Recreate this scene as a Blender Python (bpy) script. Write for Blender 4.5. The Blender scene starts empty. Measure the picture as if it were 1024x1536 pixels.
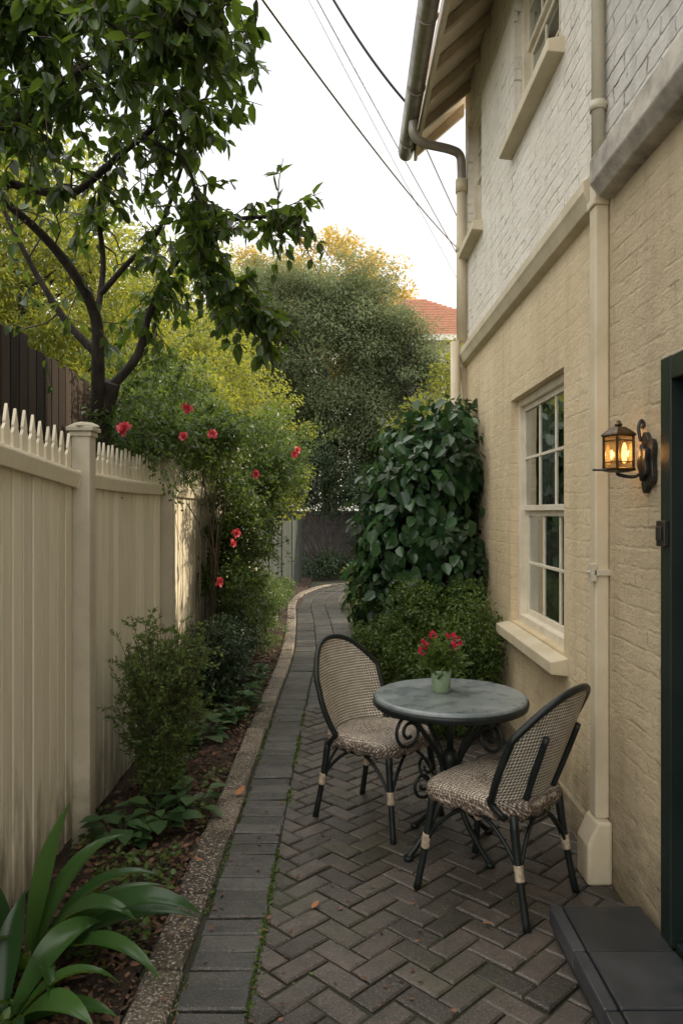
import bpy, math, random
import numpy as np
from mathutils import Vector, Matrix
random.seed(7); rng=np.random.default_rng(11)
scn=bpy.context.scene; COL=scn.collection
W=1.16
# ---------------------------------------------------------------- materials
def nt(name):
    m=bpy.data.materials.new(name); m.use_nodes=True; t=m.node_tree
    for n in list(t.nodes): t.nodes.remove(n)
    o=t.nodes.new('ShaderNodeOutputMaterial'); return m,t,o
def N(t,typ,**kw):
    n=t.nodes.new(typ)
    for k,v in kw.items():
        if k in n.inputs.keys(): n.inputs[k].default_value=v
        else: setattr(n,k,v)
    return n
def L(t,a,b): t.links.new(a,b)
def c4(c): return (c[0],c[1],c[2],1)
def mixc(t,fac,a,b,mode='MIX'):
    n=t.nodes.new('ShaderNodeMix'); n.data_type='RGBA'; n.blend_type=mode
    for sock,v in ((n.inputs[0],fac),(n.inputs[6],a),(n.inputs[7],b)):
        if isinstance(v,bpy.types.NodeSocket): L(t,v,sock)
        elif isinstance(v,(tuple,list)): sock.default_value=c4(v)
        else: sock.default_value=v
    return n.outputs[2]
def ramp(t,fac,p0,p1,a=(0,0,0),b=(1,1,1)):
    r=t.nodes.new('ShaderNodeValToRGB'); e=r.color_ramp.elements
    if p0<=p1: e[0].position=p0; e[0].color=c4(a); e[1].position=p1; e[1].color=c4(b)
    else: e[0].position=p1; e[0].color=c4(b); e[1].position=p0; e[1].color=c4(a)
    L(t,fac,r.inputs[0]); return r.outputs[0]
def math_(t,op,a,b=0.0):
    n=t.nodes.new('ShaderNodeMath'); n.operation=op
    for i,v in enumerate((a,b)):
        if isinstance(v,bpy.types.NodeSocket): L(t,v,n.inputs[i])
        else: n.inputs[i].default_value=v
    return n.outputs[0]
def M(name,c1,c2=None,scale=5,rough=.7,bump=.0,bscale=40,metal=0,stretch=(1,1,1),shade=False,speck=0,spec=.5,bd=.01,dirtlow=0,moss=0,sscale=160):
    m,t,o=nt(name); p=N(t,'ShaderNodeBsdfPrincipled'); L(t,p.outputs[0],o.inputs[0])
    p.inputs['Roughness'].default_value=rough; p.inputs['Metallic'].default_value=metal
    p.inputs['Specular IOR Level'].default_value=spec
    tc=N(t,'ShaderNodeTexCoord'); mp=N(t,'ShaderNodeMapping'); mp.inputs['Scale'].default_value=stretch
    L(t,tc.outputs['Object'],mp.inputs[0])
    n1=N(t,'ShaderNodeTexNoise',Scale=scale,Detail=8.0,Roughness=.62); L(t,mp.outputs[0],n1.inputs['Vector'])
    f=ramp(t,n1.outputs[0],.36,.66); col=mixc(t,f,c1,c2 or tuple(x*.75 for x in c1))
    if shade:
        a=N(t,'ShaderNodeAttribute',attribute_name='shade')
        v=math_(t,'MULTIPLY_ADD',a.outputs['Fac'],1.1); v.node.inputs[2].default_value=.45
        hsv=N(t,'ShaderNodeHueSaturation'); L(t,col,hsv.inputs['Color']); L(t,v,hsv.inputs['Value']); col=hsv.outputs[0]
    if speck:
        n3=N(t,'ShaderNodeTexNoise',Scale=float(sscale),Detail=3.0); L(t,tc.outputs['Object'],n3.inputs['Vector'])
        col=mixc(t,math_(t,'MULTIPLY',ramp(t,n3.outputs[0],.55,.66),speck),col,(.48,.43,.36))
        col=mixc(t,math_(t,'MULTIPLY',ramp(t,n3.outputs[0],.45,.34),speck),col,(.025,.022,.02))
    if dirtlow:
        sx=N(t,'ShaderNodeSeparateXYZ'); L(t,tc.outputs['Object'],sx.inputs[0])
        g=math_(t,'SUBTRACT',.55,math_(t,'MULTIPLY',sx.outputs[2],1.1)); g=math_(t,'ADD',g,math_(t,'MULTIPLY',math_(t,'SUBTRACT',n1.outputs[0],.5),1.6))
        col=mixc(t,math_(t,'MULTIPLY',ramp(t,g,.1,.6),dirtlow),col,(.11,.10,.065))
    if moss:
        n4=N(t,'ShaderNodeTexNoise',Scale=2.2,Detail=9.0,Roughness=.7); L(t,tc.outputs['Object'],n4.inputs['Vector'])
        col=mixc(t,math_(t,'MULTIPLY',ramp(t,n4.outputs[0],.50,.66),moss),col,(.05,.06,.022))
    L(t,col,p.inputs['Base Color'])
    if bump:
        n2=N(t,'ShaderNodeTexNoise',Scale=bscale,Detail=8.0,Roughness=.65); L(t,mp.outputs[0],n2.inputs['Vector'])
        b=N(t,'ShaderNodeBump',Strength=bump,Distance=bd); L(t,n2.outputs[0],b.inputs['Height']); L(t,b.outputs[0],p.inputs['Normal'])
        L(t,math_(t,'ADD',math_(t,'MULTIPLY',math_(t,'SUBTRACT',n1.outputs[0],.5),.5),rough),p.inputs['Roughness'])
    return m
def wall_mat(name,c1,c2,chip,chipamt,rel=.8,low=.0,grime=.35,dist=.012,keep=(.38,.62),base=.1,chs=(6,6)):
    m,t,o=nt(name); p=N(t,'ShaderNodeBsdfPrincipled',Roughness=.68); L(t,p.outputs[0],o.inputs[0]); p.inputs['Specular IOR Level'].default_value=.25
    tc=N(t,'ShaderNodeTexCoord'); sx=N(t,'ShaderNodeSeparateXYZ'); L(t,tc.outputs['Object'],sx.inputs[0])
    cx=N(t,'ShaderNodeCombineXYZ'); L(t,math_(t,'ADD',sx.outputs[1],sx.outputs[0]),cx.inputs[0]); L(t,sx.outputs[2],cx.inputs[1])
    nd=N(t,'ShaderNodeTexNoise',Scale=6.0,Detail=7.0,Roughness=.7); L(t,cx.outputs[0],nd.inputs['Vector'])
    vm=N(t,'ShaderNodeVectorMath',operation='MULTIPLY_ADD'); L(t,nd.outputs['Color'],vm.inputs[0]); vm.inputs[1].default_value=(.10,.045,0); L(t,cx.outputs[0],vm.inputs[2])
    br=N(t,'ShaderNodeTexBrick'); br.inputs['Scale'].default_value=1; br.inputs['Mortar Size'].default_value=.010; br.inputs['Mortar Smooth'].default_value=1.0
    br.inputs['Brick Width'].default_value=.235; br.inputs['Row Height'].default_value=.078; L(t,vm.outputs[0],br.inputs['Vector'])
    big=N(t,'ShaderNodeTexNoise',Scale=1.3,Detail=9.0,Roughness=.65); L(t,tc.outputs['Object'],big.inputs['Vector'])
    col=mixc(t,ramp(t,big.outputs[0],.35,.68),c1,c2)
    mp=N(t,'ShaderNodeMapping'); mp.inputs['Scale'].default_value=(9,9,.7); L(t,tc.outputs['Object'],mp.inputs[0])
    st=N(t,'ShaderNodeTexNoise',Scale=1.0,Detail=6.0); L(t,mp.outputs[0],st.inputs['Vector'])
    col=mixc(t,math_(t,'MULTIPLY',ramp(t,st.outputs[0],.5,.72),grime),col,tuple(x*.55 for x in c2))
    mp2=N(t,'ShaderNodeMapping'); mp2.inputs['Scale'].default_value=(chs[0],chs[1],1); L(t,cx.outputs[0],mp2.inputs[0])
    ch=N(t,'ShaderNodeTexNoise',Scale=1.0,Detail=8.0,Roughness=.7); L(t,mp2.outputs[0],ch.inputs['Vector'])
    ck=N(t,'ShaderNodeTexNoise',Scale=3.2,Detail=8.0,Roughness=.75); L(t,tc.outputs['Object'],ck.inputs['Vector'])
    vis=ramp(t,ck.outputs[0],keep[0],keep[1]); brf=math_(t,'MULTIPLY',br.outputs['Fac'],math_(t,'ADD',math_(t,'MULTIPLY',vis,1-base),base))
    cm=math_(t,'MULTIPLY',brf,ramp(t,ch.outputs[0],.50,.58))
    cm=math_(t,'MULTIPLY',cm,chipamt); col=mixc(t,cm,col,chip)
    ch2=N(t,'ShaderNodeTexNoise',Scale=15.0,Detail=10.0,Roughness=.75); L(t,tc.outputs['Object'],ch2.inputs['Vector'])
    sp=ramp(t,ch2.outputs[0],.64,.68); col=mixc(t,math_(t,'MULTIPLY',sp,chipamt*.75),col,chip)
    if low:
        g=math_(t,'SUBTRACT',.5,math_(t,'MULTIPLY',sx.outputs[2],.95)); g=math_(t,'ADD',g,math_(t,'MULTIPLY',math_(t,'SUBTRACT',ch.outputs[0],.5),1.2))
        col=mixc(t,math_(t,'MULTIPLY',ramp(t,g,.05,.6),low),col,(.12,.10,.065))
    L(t,col,p.inputs['Base Color'])
    h=math_(t,'SUBTRACT',math_(t,'MULTIPLY',ch2.outputs[0],.9),math_(t,'MULTIPLY',brf,rel))
    h=math_(t,'ADD',h,math_(t,'MULTIPLY',ch.outputs[0],1.3)); h=math_(t,'SUBTRACT',h,math_(t,'MULTIPLY',sp,.5)); h=math_(t,'ADD',h,math_(t,'MULTIPLY',ck.outputs[0],1.2))
    b=N(t,'ShaderNodeBump',Strength=.9,Distance=dist); L(t,h,b.inputs['Height']); L(t,b.outputs[0],p.inputs['Normal'])
    return m
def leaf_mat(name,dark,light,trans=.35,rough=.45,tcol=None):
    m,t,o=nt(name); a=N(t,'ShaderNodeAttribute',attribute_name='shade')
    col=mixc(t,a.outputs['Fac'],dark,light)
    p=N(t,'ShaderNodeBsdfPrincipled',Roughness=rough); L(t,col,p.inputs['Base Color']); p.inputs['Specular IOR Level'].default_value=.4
    tr=N(t,'ShaderNodeBsdfTranslucent'); tcx=mixc(t,.55,col,tcol or (light[0]*1.6,light[1]*1.6,light[2]*.8)); L(t,tcx,tr.inputs[0])
    mx=N(t,'ShaderNodeMixShader'); mx.inputs[0].default_value=trans; L(t,p.outputs[0],mx.inputs[1]); L(t,tr.outputs[0],mx.inputs[2]); L(t,mx.outputs[0],o.inputs[0]); return m
def glass_mat(name):
    m,t,o=nt(name); g=N(t,'ShaderNodeBsdfGlossy',Roughness=.03); g.inputs[0].default_value=(.9,.95,.95,1); tr=N(t,'ShaderNodeBsdfTransparent'); tr.inputs[0].default_value=(.75,.8,.78,1)
    lw=N(t,'ShaderNodeFresnel',IOR=1.5); n=N(t,'ShaderNodeTexNoise',Scale=2.5); tc=N(t,'ShaderNodeTexCoord'); L(t,tc.outputs['Object'],n.inputs['Vector'])
    b=N(t,'ShaderNodeBump',Strength=.12,Distance=.02); L(t,n.outputs[0],b.inputs['Height']); L(t,b.outputs[0],g.inputs['Normal'])
    mx=N(t,'ShaderNodeMixShader'); f=math_(t,'MINIMUM',math_(t,'ADD',math_(t,'MULTIPLY',lw.outputs[0],1.8),.08),1.0); L(t,f,mx.inputs[0]); L(t,tr.outputs[0],mx.inputs[1]); L(t,g.outputs[0],mx.inputs[2]); L(t,mx.outputs[0],o.inputs[0]); return m
def emis(name,c,s):
    m,t,o=nt(name); e=N(t,'ShaderNodeEmission'); e.inputs[0].default_value=c4(c); e.inputs[1].default_value=s; L(t,e.outputs[0],o.inputs[0]); return m
def weave_mat(name,ca,cb,cd,per,worn=0,g0=.45,g1=.85):
    m,t,o=nt(name); p=N(t,'ShaderNodeBsdfPrincipled',Roughness=.65); L(t,p.outputs[0],o.inputs[0])
    uv=N(t,'ShaderNodeTexCoord'); s=N(t,'ShaderNodeSeparateXYZ'); L(t,uv.outputs['UV'],s.inputs[0])
    n0=N(t,'ShaderNodeTexNoise',Scale=14.0,Detail=3.0); L(t,uv.outputs['Object'],n0.inputs['Vector'])
    wob=math_(t,'MULTIPLY',n0.outputs[0],1.6)
    k=2*math.pi/per
    u=math_(t,'ADD',math_(t,'MULTIPLY',s.outputs[0],k),wob); v=math_(t,'ADD',math_(t,'MULTIPLY',s.outputs[1],k),wob)
    a=math_(t,'ABSOLUTE',math_(t,'SINE',u)); b=math_(t,'ABSOLUTE',math_(t,'SINE',v)); g=math_(t,'MULTIPLY',a,b)
    pr=math_(t,'MULTIPLY',math_(t,'SINE',math_(t,'MULTIPLY',u,2.0)),math_(t,'SINE',math_(t,'MULTIPLY',v,2.0)))
    h=math_(t,'SUBTRACT',math_(t,'MULTIPLY',pr,.2),math_(t,'MULTIPLY',g,1.0))
    n=N(t,'ShaderNodeTexNoise',Scale=18.0,Detail=6.0,Roughness=.7); L(t,uv.outputs['Object'],n.inputs['Vector'])
    base=mixc(t,ramp(t,n.outputs[0],.35,.65),ca,cb)
    col=mixc(t,ramp(t,math_(t,'MULTIPLY',h,-1.0),g0,g1),base,cd)
    if worn:
        n2=N(t,'ShaderNodeTexNoise',Scale=75.0,Detail=6.0,Roughness=.75); L(t,uv.outputs['Object'],n2.inputs['Vector'])
        sz=N(t,'ShaderNodeSeparateXYZ'); L(t,uv.outputs['Object'],sz.inputs[0]); edge_=ramp(t,sz.outputs[2],.462,.445)
        wf=math_(t,'ADD',math_(t,'MULTIPLY',ramp(t,n2.outputs[0],.47,.58),worn),math_(t,'MULTIPLY',math_(t,'MULTIPLY',edge_,ramp(t,n2.outputs[0],.38,.5)),.6))
        col=mixc(t,math_(t,'MINIMUM',wf,1.0),col,(.09,.055,.038))
    L(t,col,p.inputs['Base Color'])
    bp=N(t,'ShaderNodeBump',Strength=.9,Distance=.006); L(t,h,bp.inputs['Height']); L(t,bp.outputs[0],p.inputs['Normal']); return m

mCreamWall=wall_mat('lower wall paint',(.73,.60,.40),(.60,.48,.30),(.30,.21,.12),.4,.20,.75,.25,.013,(.38,.66),.15)
mWhiteWall=wall_mat('upper wall paint',(.85,.80,.71),(.75,.69,.595),(.15,.13,.11),.95,.65,0,.25,.015,(.42,.57),.05,(5,14))
mTanWall=wall_mat('tan bare wall',(.58,.475,.315),(.47,.375,.24),(.13,.095,.06),.7,.36,.8,.3,.016,(.44,.62),.08,(5,12))
mGreyWall=wall_mat('weathered upper wall',(.72,.69,.63),(.55,.52,.47),(.08,.075,.07),1.0,.8,0,.5,.016,(.38,.52),.05,(5,14))
mTrim=M('trim cream paint',(.63,.55,.40),(.52,.44,.30),4,.6,.25,30)
mBand=M('weathered band',(.55,.50,.42),(.13,.115,.10),4.2,.75,.5,25)
mWinPaint=M('window paint',(.76,.69,.56),(.62,.55,.42),6,.5,.15,60)
mSoffit=M('soffit paint',(.72,.62,.48),(.56,.46,.33),3,.6,.2,20)
mRafter=M('rafter paint',(.48,.38,.26),(.34,.27,.18),5,.6,.2,20)
mFence=M('fence paint',(.78,.71,.56),(.71,.64,.49),5,.5,.25,18,stretch=(3,3,.6),dirtlow=.75,shade=True,bd=.004)
mFencePost=M('post paint',(.54,.49,.38),(.42,.38,.29),4,.6,.35,22,dirtlow=.7)
mDarkWood=M('dark weathered wood',(.030,.022,.017),(.055,.040,.029),6,.9,.6,30,stretch=(6,6,.5),shade=True,spec=.15)
mDarkGreenWood=M('dark green boards',(.022,.032,.026),(.045,.055,.045),6,.7,.4,30,stretch=(6,6,.5),shade=True)
mBrick=M('paver brick',(.075,.060,.050),(.042,.036,.032),9,.48,.9,70,shade=True,speck=.20,spec=.55,bd=.004,moss=.4)
mBrickB=M('border paver brick',(.058,.054,.050),(.036,.034,.032),9,.48,.9,70,shade=True,speck=.18,spec=.55,bd=.004,moss=.25)
mJoint=M('joint sand',(.026,.022,.016),(.026,.036,.012),6,.95,.8,60)
mKerb=M('aggregate kerb',(.20,.16,.12),(.11,.09,.07),7,.85,1.0,70,speck=.9,shade=True,bd=.012,moss=.45,sscale=90)
mSoil=M('bark mulch soil',(.060,.036,.023),(.03,.02,.013),12,.95,1.0,45,bd=.03)
mGround=M('ground earth and grass',(.035,.045,.018),(.05,.04,.025),1.5,.95,.8,20,bd=.03)
mChip=M('bark chips',(.15,.078,.045),(.07,.038,.025),20,.9,.3,60,shade=True)
mDead=M('dead leaf',(.42,.17,.07),(.24,.10,.04),30,.7,.2,60)
mStep=M('step tile',(.030,.033,.038),(.050,.053,.058),7,.40,.3,50,shade=True,bd=.003)
mDoor=M('dark green door paint',(.009,.016,.014),(.014,.022,.018),4,.4,.15,30,spec=.35)
mBlack=M('black metal',(.010,.010,.009),(.025,.018,.014),18,.42,.3,60,bd=.003)
mBrass=M('aged brass',(.13,.085,.038),(.03,.022,.016),22,.4,.3,60,metal=.75,bd=.003)
mIron=M('dark painted iron',(.006,.010,.010),(.014,.017,.016),15,.42,.3,60,bd=.003,spec=.35)
mGutter=M('aged gutter metal',(.32,.29,.24),(.18,.16,.135),6,.40,.2,25,metal=.5)
mPipeDark=M('grey pipe metal',(.34,.31,.26),(.24,.21,.18),6,.45,.2,25,metal=.2)
mTable=M('slate grey table top',(.13,.155,.16),(.25,.275,.275),7,.30,.2,30,bd=.003)
mWeave=weave_mat('woven cane',(.58,.50,.39),(.80,.73,.62),(.05,.04,.03),.028,0,.32,.70)
mSeatW=weave_mat('worn woven seat',(.54,.46,.37),(.70,.62,.52),(.07,.05,.035),.028,.55,.32,.75)
mBind=M('cane binding',(.50,.41,.29),(.22,.17,.12),40,.6,.4,120)
mPot=M('green glazed pot',(.30,.40,.25),(.22,.31,.19),12,.4,.1,40)
mBark=M('bark',(.045,.034,.026),(.02,.017,.013),10,.9,.9,35,stretch=(3,3,.6),bd=.02)
mTwig=M('twig',(.065,.048,.032),(.04,.032,.022),20,.85)
mGlass=glass_mat('window glass'); mCurtain=M('curtain cloth',(.75,.73,.68),(.55,.53,.5),3,.9,.9,1.0,stretch=(14,14,.05),bd=.06)
mDark=M('dark interior',(.03,.03,.027),None,3,.9)
mTile=M('terracotta roof tile',(.58,.34,.24),(.48,.26,.18),6,.85,.5,30,spec=.2); mWhite=M('white render',(.80,.77,.72),(.72,.68,.62),3,.7)
mStone=M('end wall stone',(.15,.14,.145),(.085,.08,.083),6,.9,1.0,14,bd=.05)
mBulb=emis('lamp bulb glow',(1,.48,.14),8)
mAmber,_t,_o=nt('amber lantern glass')
_a=N(_t,'ShaderNodeBsdfTranslucent'); _a.inputs[0].default_value=(.55,.40,.20,1); _b=N(_t,'ShaderNodeBsdfTransparent'); _b.inputs[0].default_value=(.85,.78,.6,1); _g=N(_t,'ShaderNodeBsdfGlossy',Roughness=.12)
_m=N(_t,'ShaderNodeMixShader'); _m.inputs[0].default_value=.82; L(_t,_a.outputs[0],_m.inputs[1]); L(_t,_b.outputs[0],_m.inputs[2]); _m2=N(_t,'ShaderNodeMixShader'); _m2.inputs[0].default_value=.14; L(_t,_m.outputs[0],_m2.inputs[1]); L(_t,_g.outputs[0],_m2.inputs[2]); L(_t,_m2.outputs[0],_o.inputs[0])
mPetal=leaf_mat('rose petals',(.55,.03,.06),(.90,.22,.25),.3,.5,(.9,.15,.16)); mPink=leaf_mat('geranium petals',(.42,.006,.04),(.70,.03,.11),.3,.5,(.8,.04,.1))
lfOver=leaf_mat('overhanging tree leaves',(.015,.035,.010),(.062,.110,.024),.42,.30,(.27,.40,.04))
lfSun=leaf_mat('sunlit tree leaves',(.040,.070,.012),(.17,.22,.035),.5,.5,(.52,.50,.06))
lfOlive=leaf_mat('olive green leaves',(.060,.090,.045),(.18,.22,.11),.38,.6,(.30,.34,.13))
lfGold=leaf_mat('golden leaves',(.18,.15,.03),(.45,.34,.08),.5,.5,(.8,.56,.12))
lfRose=leaf_mat('rose leaves',(.018,.042,.014),(.080,.135,.032),.38,.42,(.24,.34,.045))
lfIvy=leaf_mat('climber leaves',(.012,.042,.016),(.052,.115,.04),.2,.24,(.12,.24,.04))
lfBush=leaf_mat('box bush leaves',(.030,.062,.014),(.11,.17,.034),.33,.4,(.26,.35,.05))
lfShrub=leaf_mat('wispy shrub leaves',(.045,.085,.022),(.15,.21,.055),.38,.5,(.30,.38,.07))
lfDark=leaf_mat('dark shrub leaves',(.018,.040,.020),(.055,.090,.040),.25,.45,(.12,.18,.06))
lfStrap=leaf_mat('strap leaves',(.014,.046,.016),(.055,.125,.028),.30,.26,(.2,.32,.03))
lfHosta=leaf_mat('hosta leaves',(.035,.08,.030),(.08,.145,.055),.25,.4,(.18,.28,.06))
# ---------------------------------------------------------------- mesh tools
def unit(a): return a/np.maximum(np.linalg.norm(a,axis=-1,keepdims=True),1e-9)
def fast(name,co,idx,per,mats,parent=None,shade=None,origin=(0,0,0),smooth=False):
    me=bpy.data.meshes.new(name); co=np.asarray(co,np.float32).reshape(-1,3)-np.array(origin,np.float32)
    nf=len(idx)//per; me.vertices.add(len(co)); me.vertices.foreach_set('co',co.ravel())
    me.loops.add(len(idx)); me.loops.foreach_set('vertex_index',np.asarray(idx,np.int32))
    me.polygons.add(nf); me.polygons.foreach_set('loop_start',np.arange(0,len(idx),per,dtype=np.int32))
    me.update(calc_edges=True)
    if shade is not None:
        at=me.color_attributes.new('shade','FLOAT_COLOR','POINT'); s=np.repeat(np.clip(shade,0,1)[:,None],4,1).astype(np.float32); s[:,3]=1
        at.data.foreach_set('color',s.ravel())
    if smooth: me.polygons.foreach_set('use_smooth',np.ones(nf,bool))
    for m in mats: me.materials.append(m)
    o=bpy.data.objects.new(name,me); COL.objects.link(o)
    if parent: o.parent=parent
    return o
def leaves(name,pos,tip,nrm,size,asp,shade,mat,parent=None,origin=(0,0,0),big=False,curl=.15,fold=.25):
    n=len(pos); t=unit(tip); s=unit(np.cross(t,nrm)); nn=np.cross(s,t); Ls=size[:,None]; Ws=(size*asp)[:,None]
    if big:
        prof=[(0,0,0),(.28,.5,fold*.5),(.66,.42,fold*.42),(1,0,0),(.66,-.42,fold*.42),(.28,-.5,fold*.5)]
        v=np.stack([pos+t*Ls*a+s*Ws*b+nn*(Ws*c-Ls*curl*a*a) for a,b,c in prof],1)
        i=np.array([0,1,2,3,0,3,4,5]); idx=(np.arange(n)[:,None]*6+i).ravel(); return fast(name,v,idx,4,[mat],parent,np.repeat(shade,6),origin,False)
    prof=[(0,0,0),(.45,.5,fold*.5),(1,0,0),(.45,-.5,fold*.5)]
    v=np.stack([pos+t*Ls*a+s*Ws*b+nn*(Ws*c-Ls*curl*a*a) for a,b,c in prof],1)
    idx=(np.arange(n)[:,None]*4+np.array([0,1,2,0,2,3])).ravel(); return fast(name,v,idx,3,[mat],parent,np.repeat(shade,4),origin)
def rdir(n): return unit(rng.normal(size=(n,3)))
def crown_pts(ells,nclump,cr,nleaf,shell=.55,zmin=-9):
    vol=np.array([r[0]*r[1]*r[2] for c,r in ells])**.7; vol/=vol.sum(); P=[]
    which=rng.choice(len(ells),nclump,p=vol)
    for k in which:
        c,r=ells[k]; d=rdir(1)[0]; rad=shell+(1-shell)*rng.random()**.7; rad*=rng.uniform(.82,1.12); P.append(np.array(c)+d*np.array(r)*rad)
    P=np.array(P); crs=cr*rng.uniform(.5,1.45,nclump); w=crs**2; w/=w.sum(); k=rng.choice(nclump,nleaf,p=w)
    d=rdir(nleaf); rad=rng.random(nleaf)**.45
    pos=P[k]+d*(crs[k]*rad)[:,None]*np.array([1,1,.75])
    cs=rng.random(nclump)
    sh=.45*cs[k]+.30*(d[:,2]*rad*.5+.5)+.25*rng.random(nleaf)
    keep=pos[:,2]>zmin
    return pos[keep],d[keep],sh[keep]
def crown(name,ells,nclump,cr,nleaf,size,asp,mat,parent,origin,shell=.55,big=False,droop=.3,zmin=-9,sj=.35):
    pos,d,sh=crown_pts(ells,nclump,cr,nleaf,shell,zmin); n=len(pos)
    tip=unit(d*.8+rdir(n)*.8+np.array([0,0,-droop])); nrm=unit(d*.5+np.array([0,0,.9])+rdir(n)*.6)
    return leaves(name,pos,tip,nrm,size*rng.uniform(1-sj,1+sj,n),asp,sh,mat,parent,origin,big)
class MB:
    def __init__(s): s.v=[];s.f=[];s.m=[];s.sh=[];s.uv={}
    def add(s,v,f,m=0,sh=.5):
        b=len(s.v); s.v+= [tuple(p) for p in v]; s.f+=[tuple(b+i for i in q) for q in f]; s.m+=[m]*len(f); s.sh+=[sh]*len(v); return b
    def box(s,x0,x1,y0,y1,z0,z1,m=0,sh=.5):
        v=[(x0,y0,z0),(x1,y0,z0),(x1,y1,z0),(x0,y1,z0),(x0,y0,z1),(x1,y0,z1),(x1,y1,z1),(x0,y1,z1)]
        s.add(v,[(0,3,2,1),(4,5,6,7),(0,1,5,4),(1,2,6,5),(2,3,7,6),(3,0,4,7)],m,sh)
    def prism(s,poly,ax,a,b,m=0,sh=.5):
        n=len(poly)
        def mk(p,t):
            return {'x':(t,p[0],p[1]),'y':(p[0],t,p[1]),'z':(p[0],p[1],t)}[ax]
        v=[mk(p,a) for p in poly]+[mk(p,b) for p in poly]
        s.add(v,[tuple(range(n))[::-1],tuple(range(n,2*n))]+[(i,(i+1)%n,n+(i+1)%n,n+i) for i in range(n)],m,sh)
    def tube(s,pts,r,seg=8,m=0,cap=True,sh=.5,flat=1.0):
        P=[Vector(p) for p in pts]; n=len(P)
        R=r if isinstance(r,(list,tuple,np.ndarray)) else [r]*n; v=[]; T0=None; u=None
        for i in range(n):
            T=(P[min(i+1,n-1)]-P[max(i-1,0)]).normalized()
            if u is None:
                a=Vector((0,0,1)) if abs(T.z)<.9 else Vector((0,1,0)); u=T.cross(a).normalized()
            else: u=(u-T*u.dot(T)).normalized()
            w=T.cross(u)
            for k in range(seg):
                a=2*math.pi*k/seg; v.append(P[i]+(u*math.cos(a)+w*math.sin(a)*flat)*R[i])
        f=[(i*seg+k,i*seg+(k+1)%seg,(i+1)*seg+(k+1)%seg,(i+1)*seg+k) for i in range(n-1) for k in range(seg)]
        if cap: f+=[tuple(range(seg))[::-1],tuple((n-1)*seg+k for k in range(seg))]
        s.add(v,f,m,sh)
    def lathe(s,prof,c=(0,0,0),seg=24,m=0,sc=(1,1),cap=True,a0=0):
        v=[];n=len(prof)
        for r,z in prof:
            for k in range(seg):
                a=a0+2*math.pi*k/seg; v.append((c[0]+r*math.cos(a)*sc[0],c[1]+r*math.sin(a)*sc[1],c[2]+z))
        f=[(i*seg+k,i*seg+(k+1)%seg,(i+1)*seg+(k+1)%seg,(i+1)*seg+k) for i in range(n-1) for k in range(seg)]
        if cap: f+=[tuple(range(seg))[::-1],tuple((n-1)*seg+k for k in range(seg))]
        s.add(v,f,m)
    def obj(s,name,mats,parent=None,origin=(0,0,0),smooth=False,bevel=0,shade=True):
        me=bpy.data.meshes.new(name); o0=origin
        me.from_pydata([(p[0]-o0[0],p[1]-o0[1],p[2]-o0[2]) for p in s.v],[],s.f)
        for m in mats: me.materials.append(m)
        me.polygons.foreach_set('material_index',s.m)
        at=me.color_attributes.new('shade','FLOAT_COLOR','POINT'); a=np.repeat(np.array(s.sh,np.float32)[:,None],4,1); a[:,3]=1; at.data.foreach_set('color',a.ravel())
        if smooth: 
            me.polygons.foreach_set('use_smooth',[len(f)<=4 for f in s.f])
        me.update(); o=bpy.data.objects.new(name,me); COL.objects.link(o)
        if parent: o.parent=parent
        if bevel:
            b=o.modifiers.new('bevel','BEVEL'); b.width=bevel; b.segments=2; b.limit_method='ANGLE'
        return o
def spline(pts,k=8):
    P=[np.array(p,float) for p in pts]; P=[2*P[0]-P[1]]+P+[2*P[-1]-P[-2]]; out=[]
    for i in range(1,len(P)-2):
        for j in range(k):
            t=j/k; a,b,c,d=P[i-1:i+3]
            out.append(.5*((2*b)+(-a+c)*t+(2*a-5*b+4*c-d)*t*t+(-a+3*b-3*c+d)*t**3))
    out.append(P[-2]); return out
def thing(name,label,cat,loc=(0,0,0),group=None):
    e=bpy.data.objects.new(name,None); e.location=loc; e.empty_display_size=.2; COL.objects.link(e); e['label']=label; e['category']=cat
    if group: e['group']=group
    return e
def tag(o,label,cat,group=None):
    o['label']=label;o['category']=cat
    if group:o['group']=group
    return o
# ---------------------------------------------------------------- ground
g=MB(); g.add([(-150,-60,-.06),(150,-60,-.06),(150,250,-.06),(-150,250,-.06)],[(0,1,2,3)]); o=g.obj('ground',[mGround]); o['kind']='structure'
g=MB(); g.add([(-.70,.4,-.010),(W+.02,.4,-.010),(W+.02,6.4,-.010),(-.70,6.4,-.010)],[(0,1,2,3)]); o=g.obj('patio_joint_sand',[mJoint]); o['kind']='structure'
def soil(name,x0,x1,y0,y1,z,amp):
    nx=int((x1-x0)/.05)+2; ny=int((y1-y0)/.05)+2; xs=np.linspace(x0,x1,nx); ys=np.linspace(y0,y1,ny)
    X,Y=np.meshgrid(xs,ys); Z=z+amp*(np.sin(X*9+Y*3)*.4+np.sin(Y*7.3-X*4)*.4)+rng.normal(0,amp*.5,X.shape)
    idx=[]; 
    for j in range(ny-1):
        a=j*nx+np.arange(nx-1); idx.append(np.stack([a,a+1,a+nx+1,a+nx],1))
    o=fast(name,np.stack([X,Y,Z],-1).reshape(-1,3),np.concatenate(idx).ravel(),4,[mSoil]); o['kind']='structure'
soil('garden_bed_soil',-1.85,-.70,.8,18,0.0,.02)
soil('garden_bed_soil',.28,1.9,6.4,16,0.0,.02)
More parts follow.
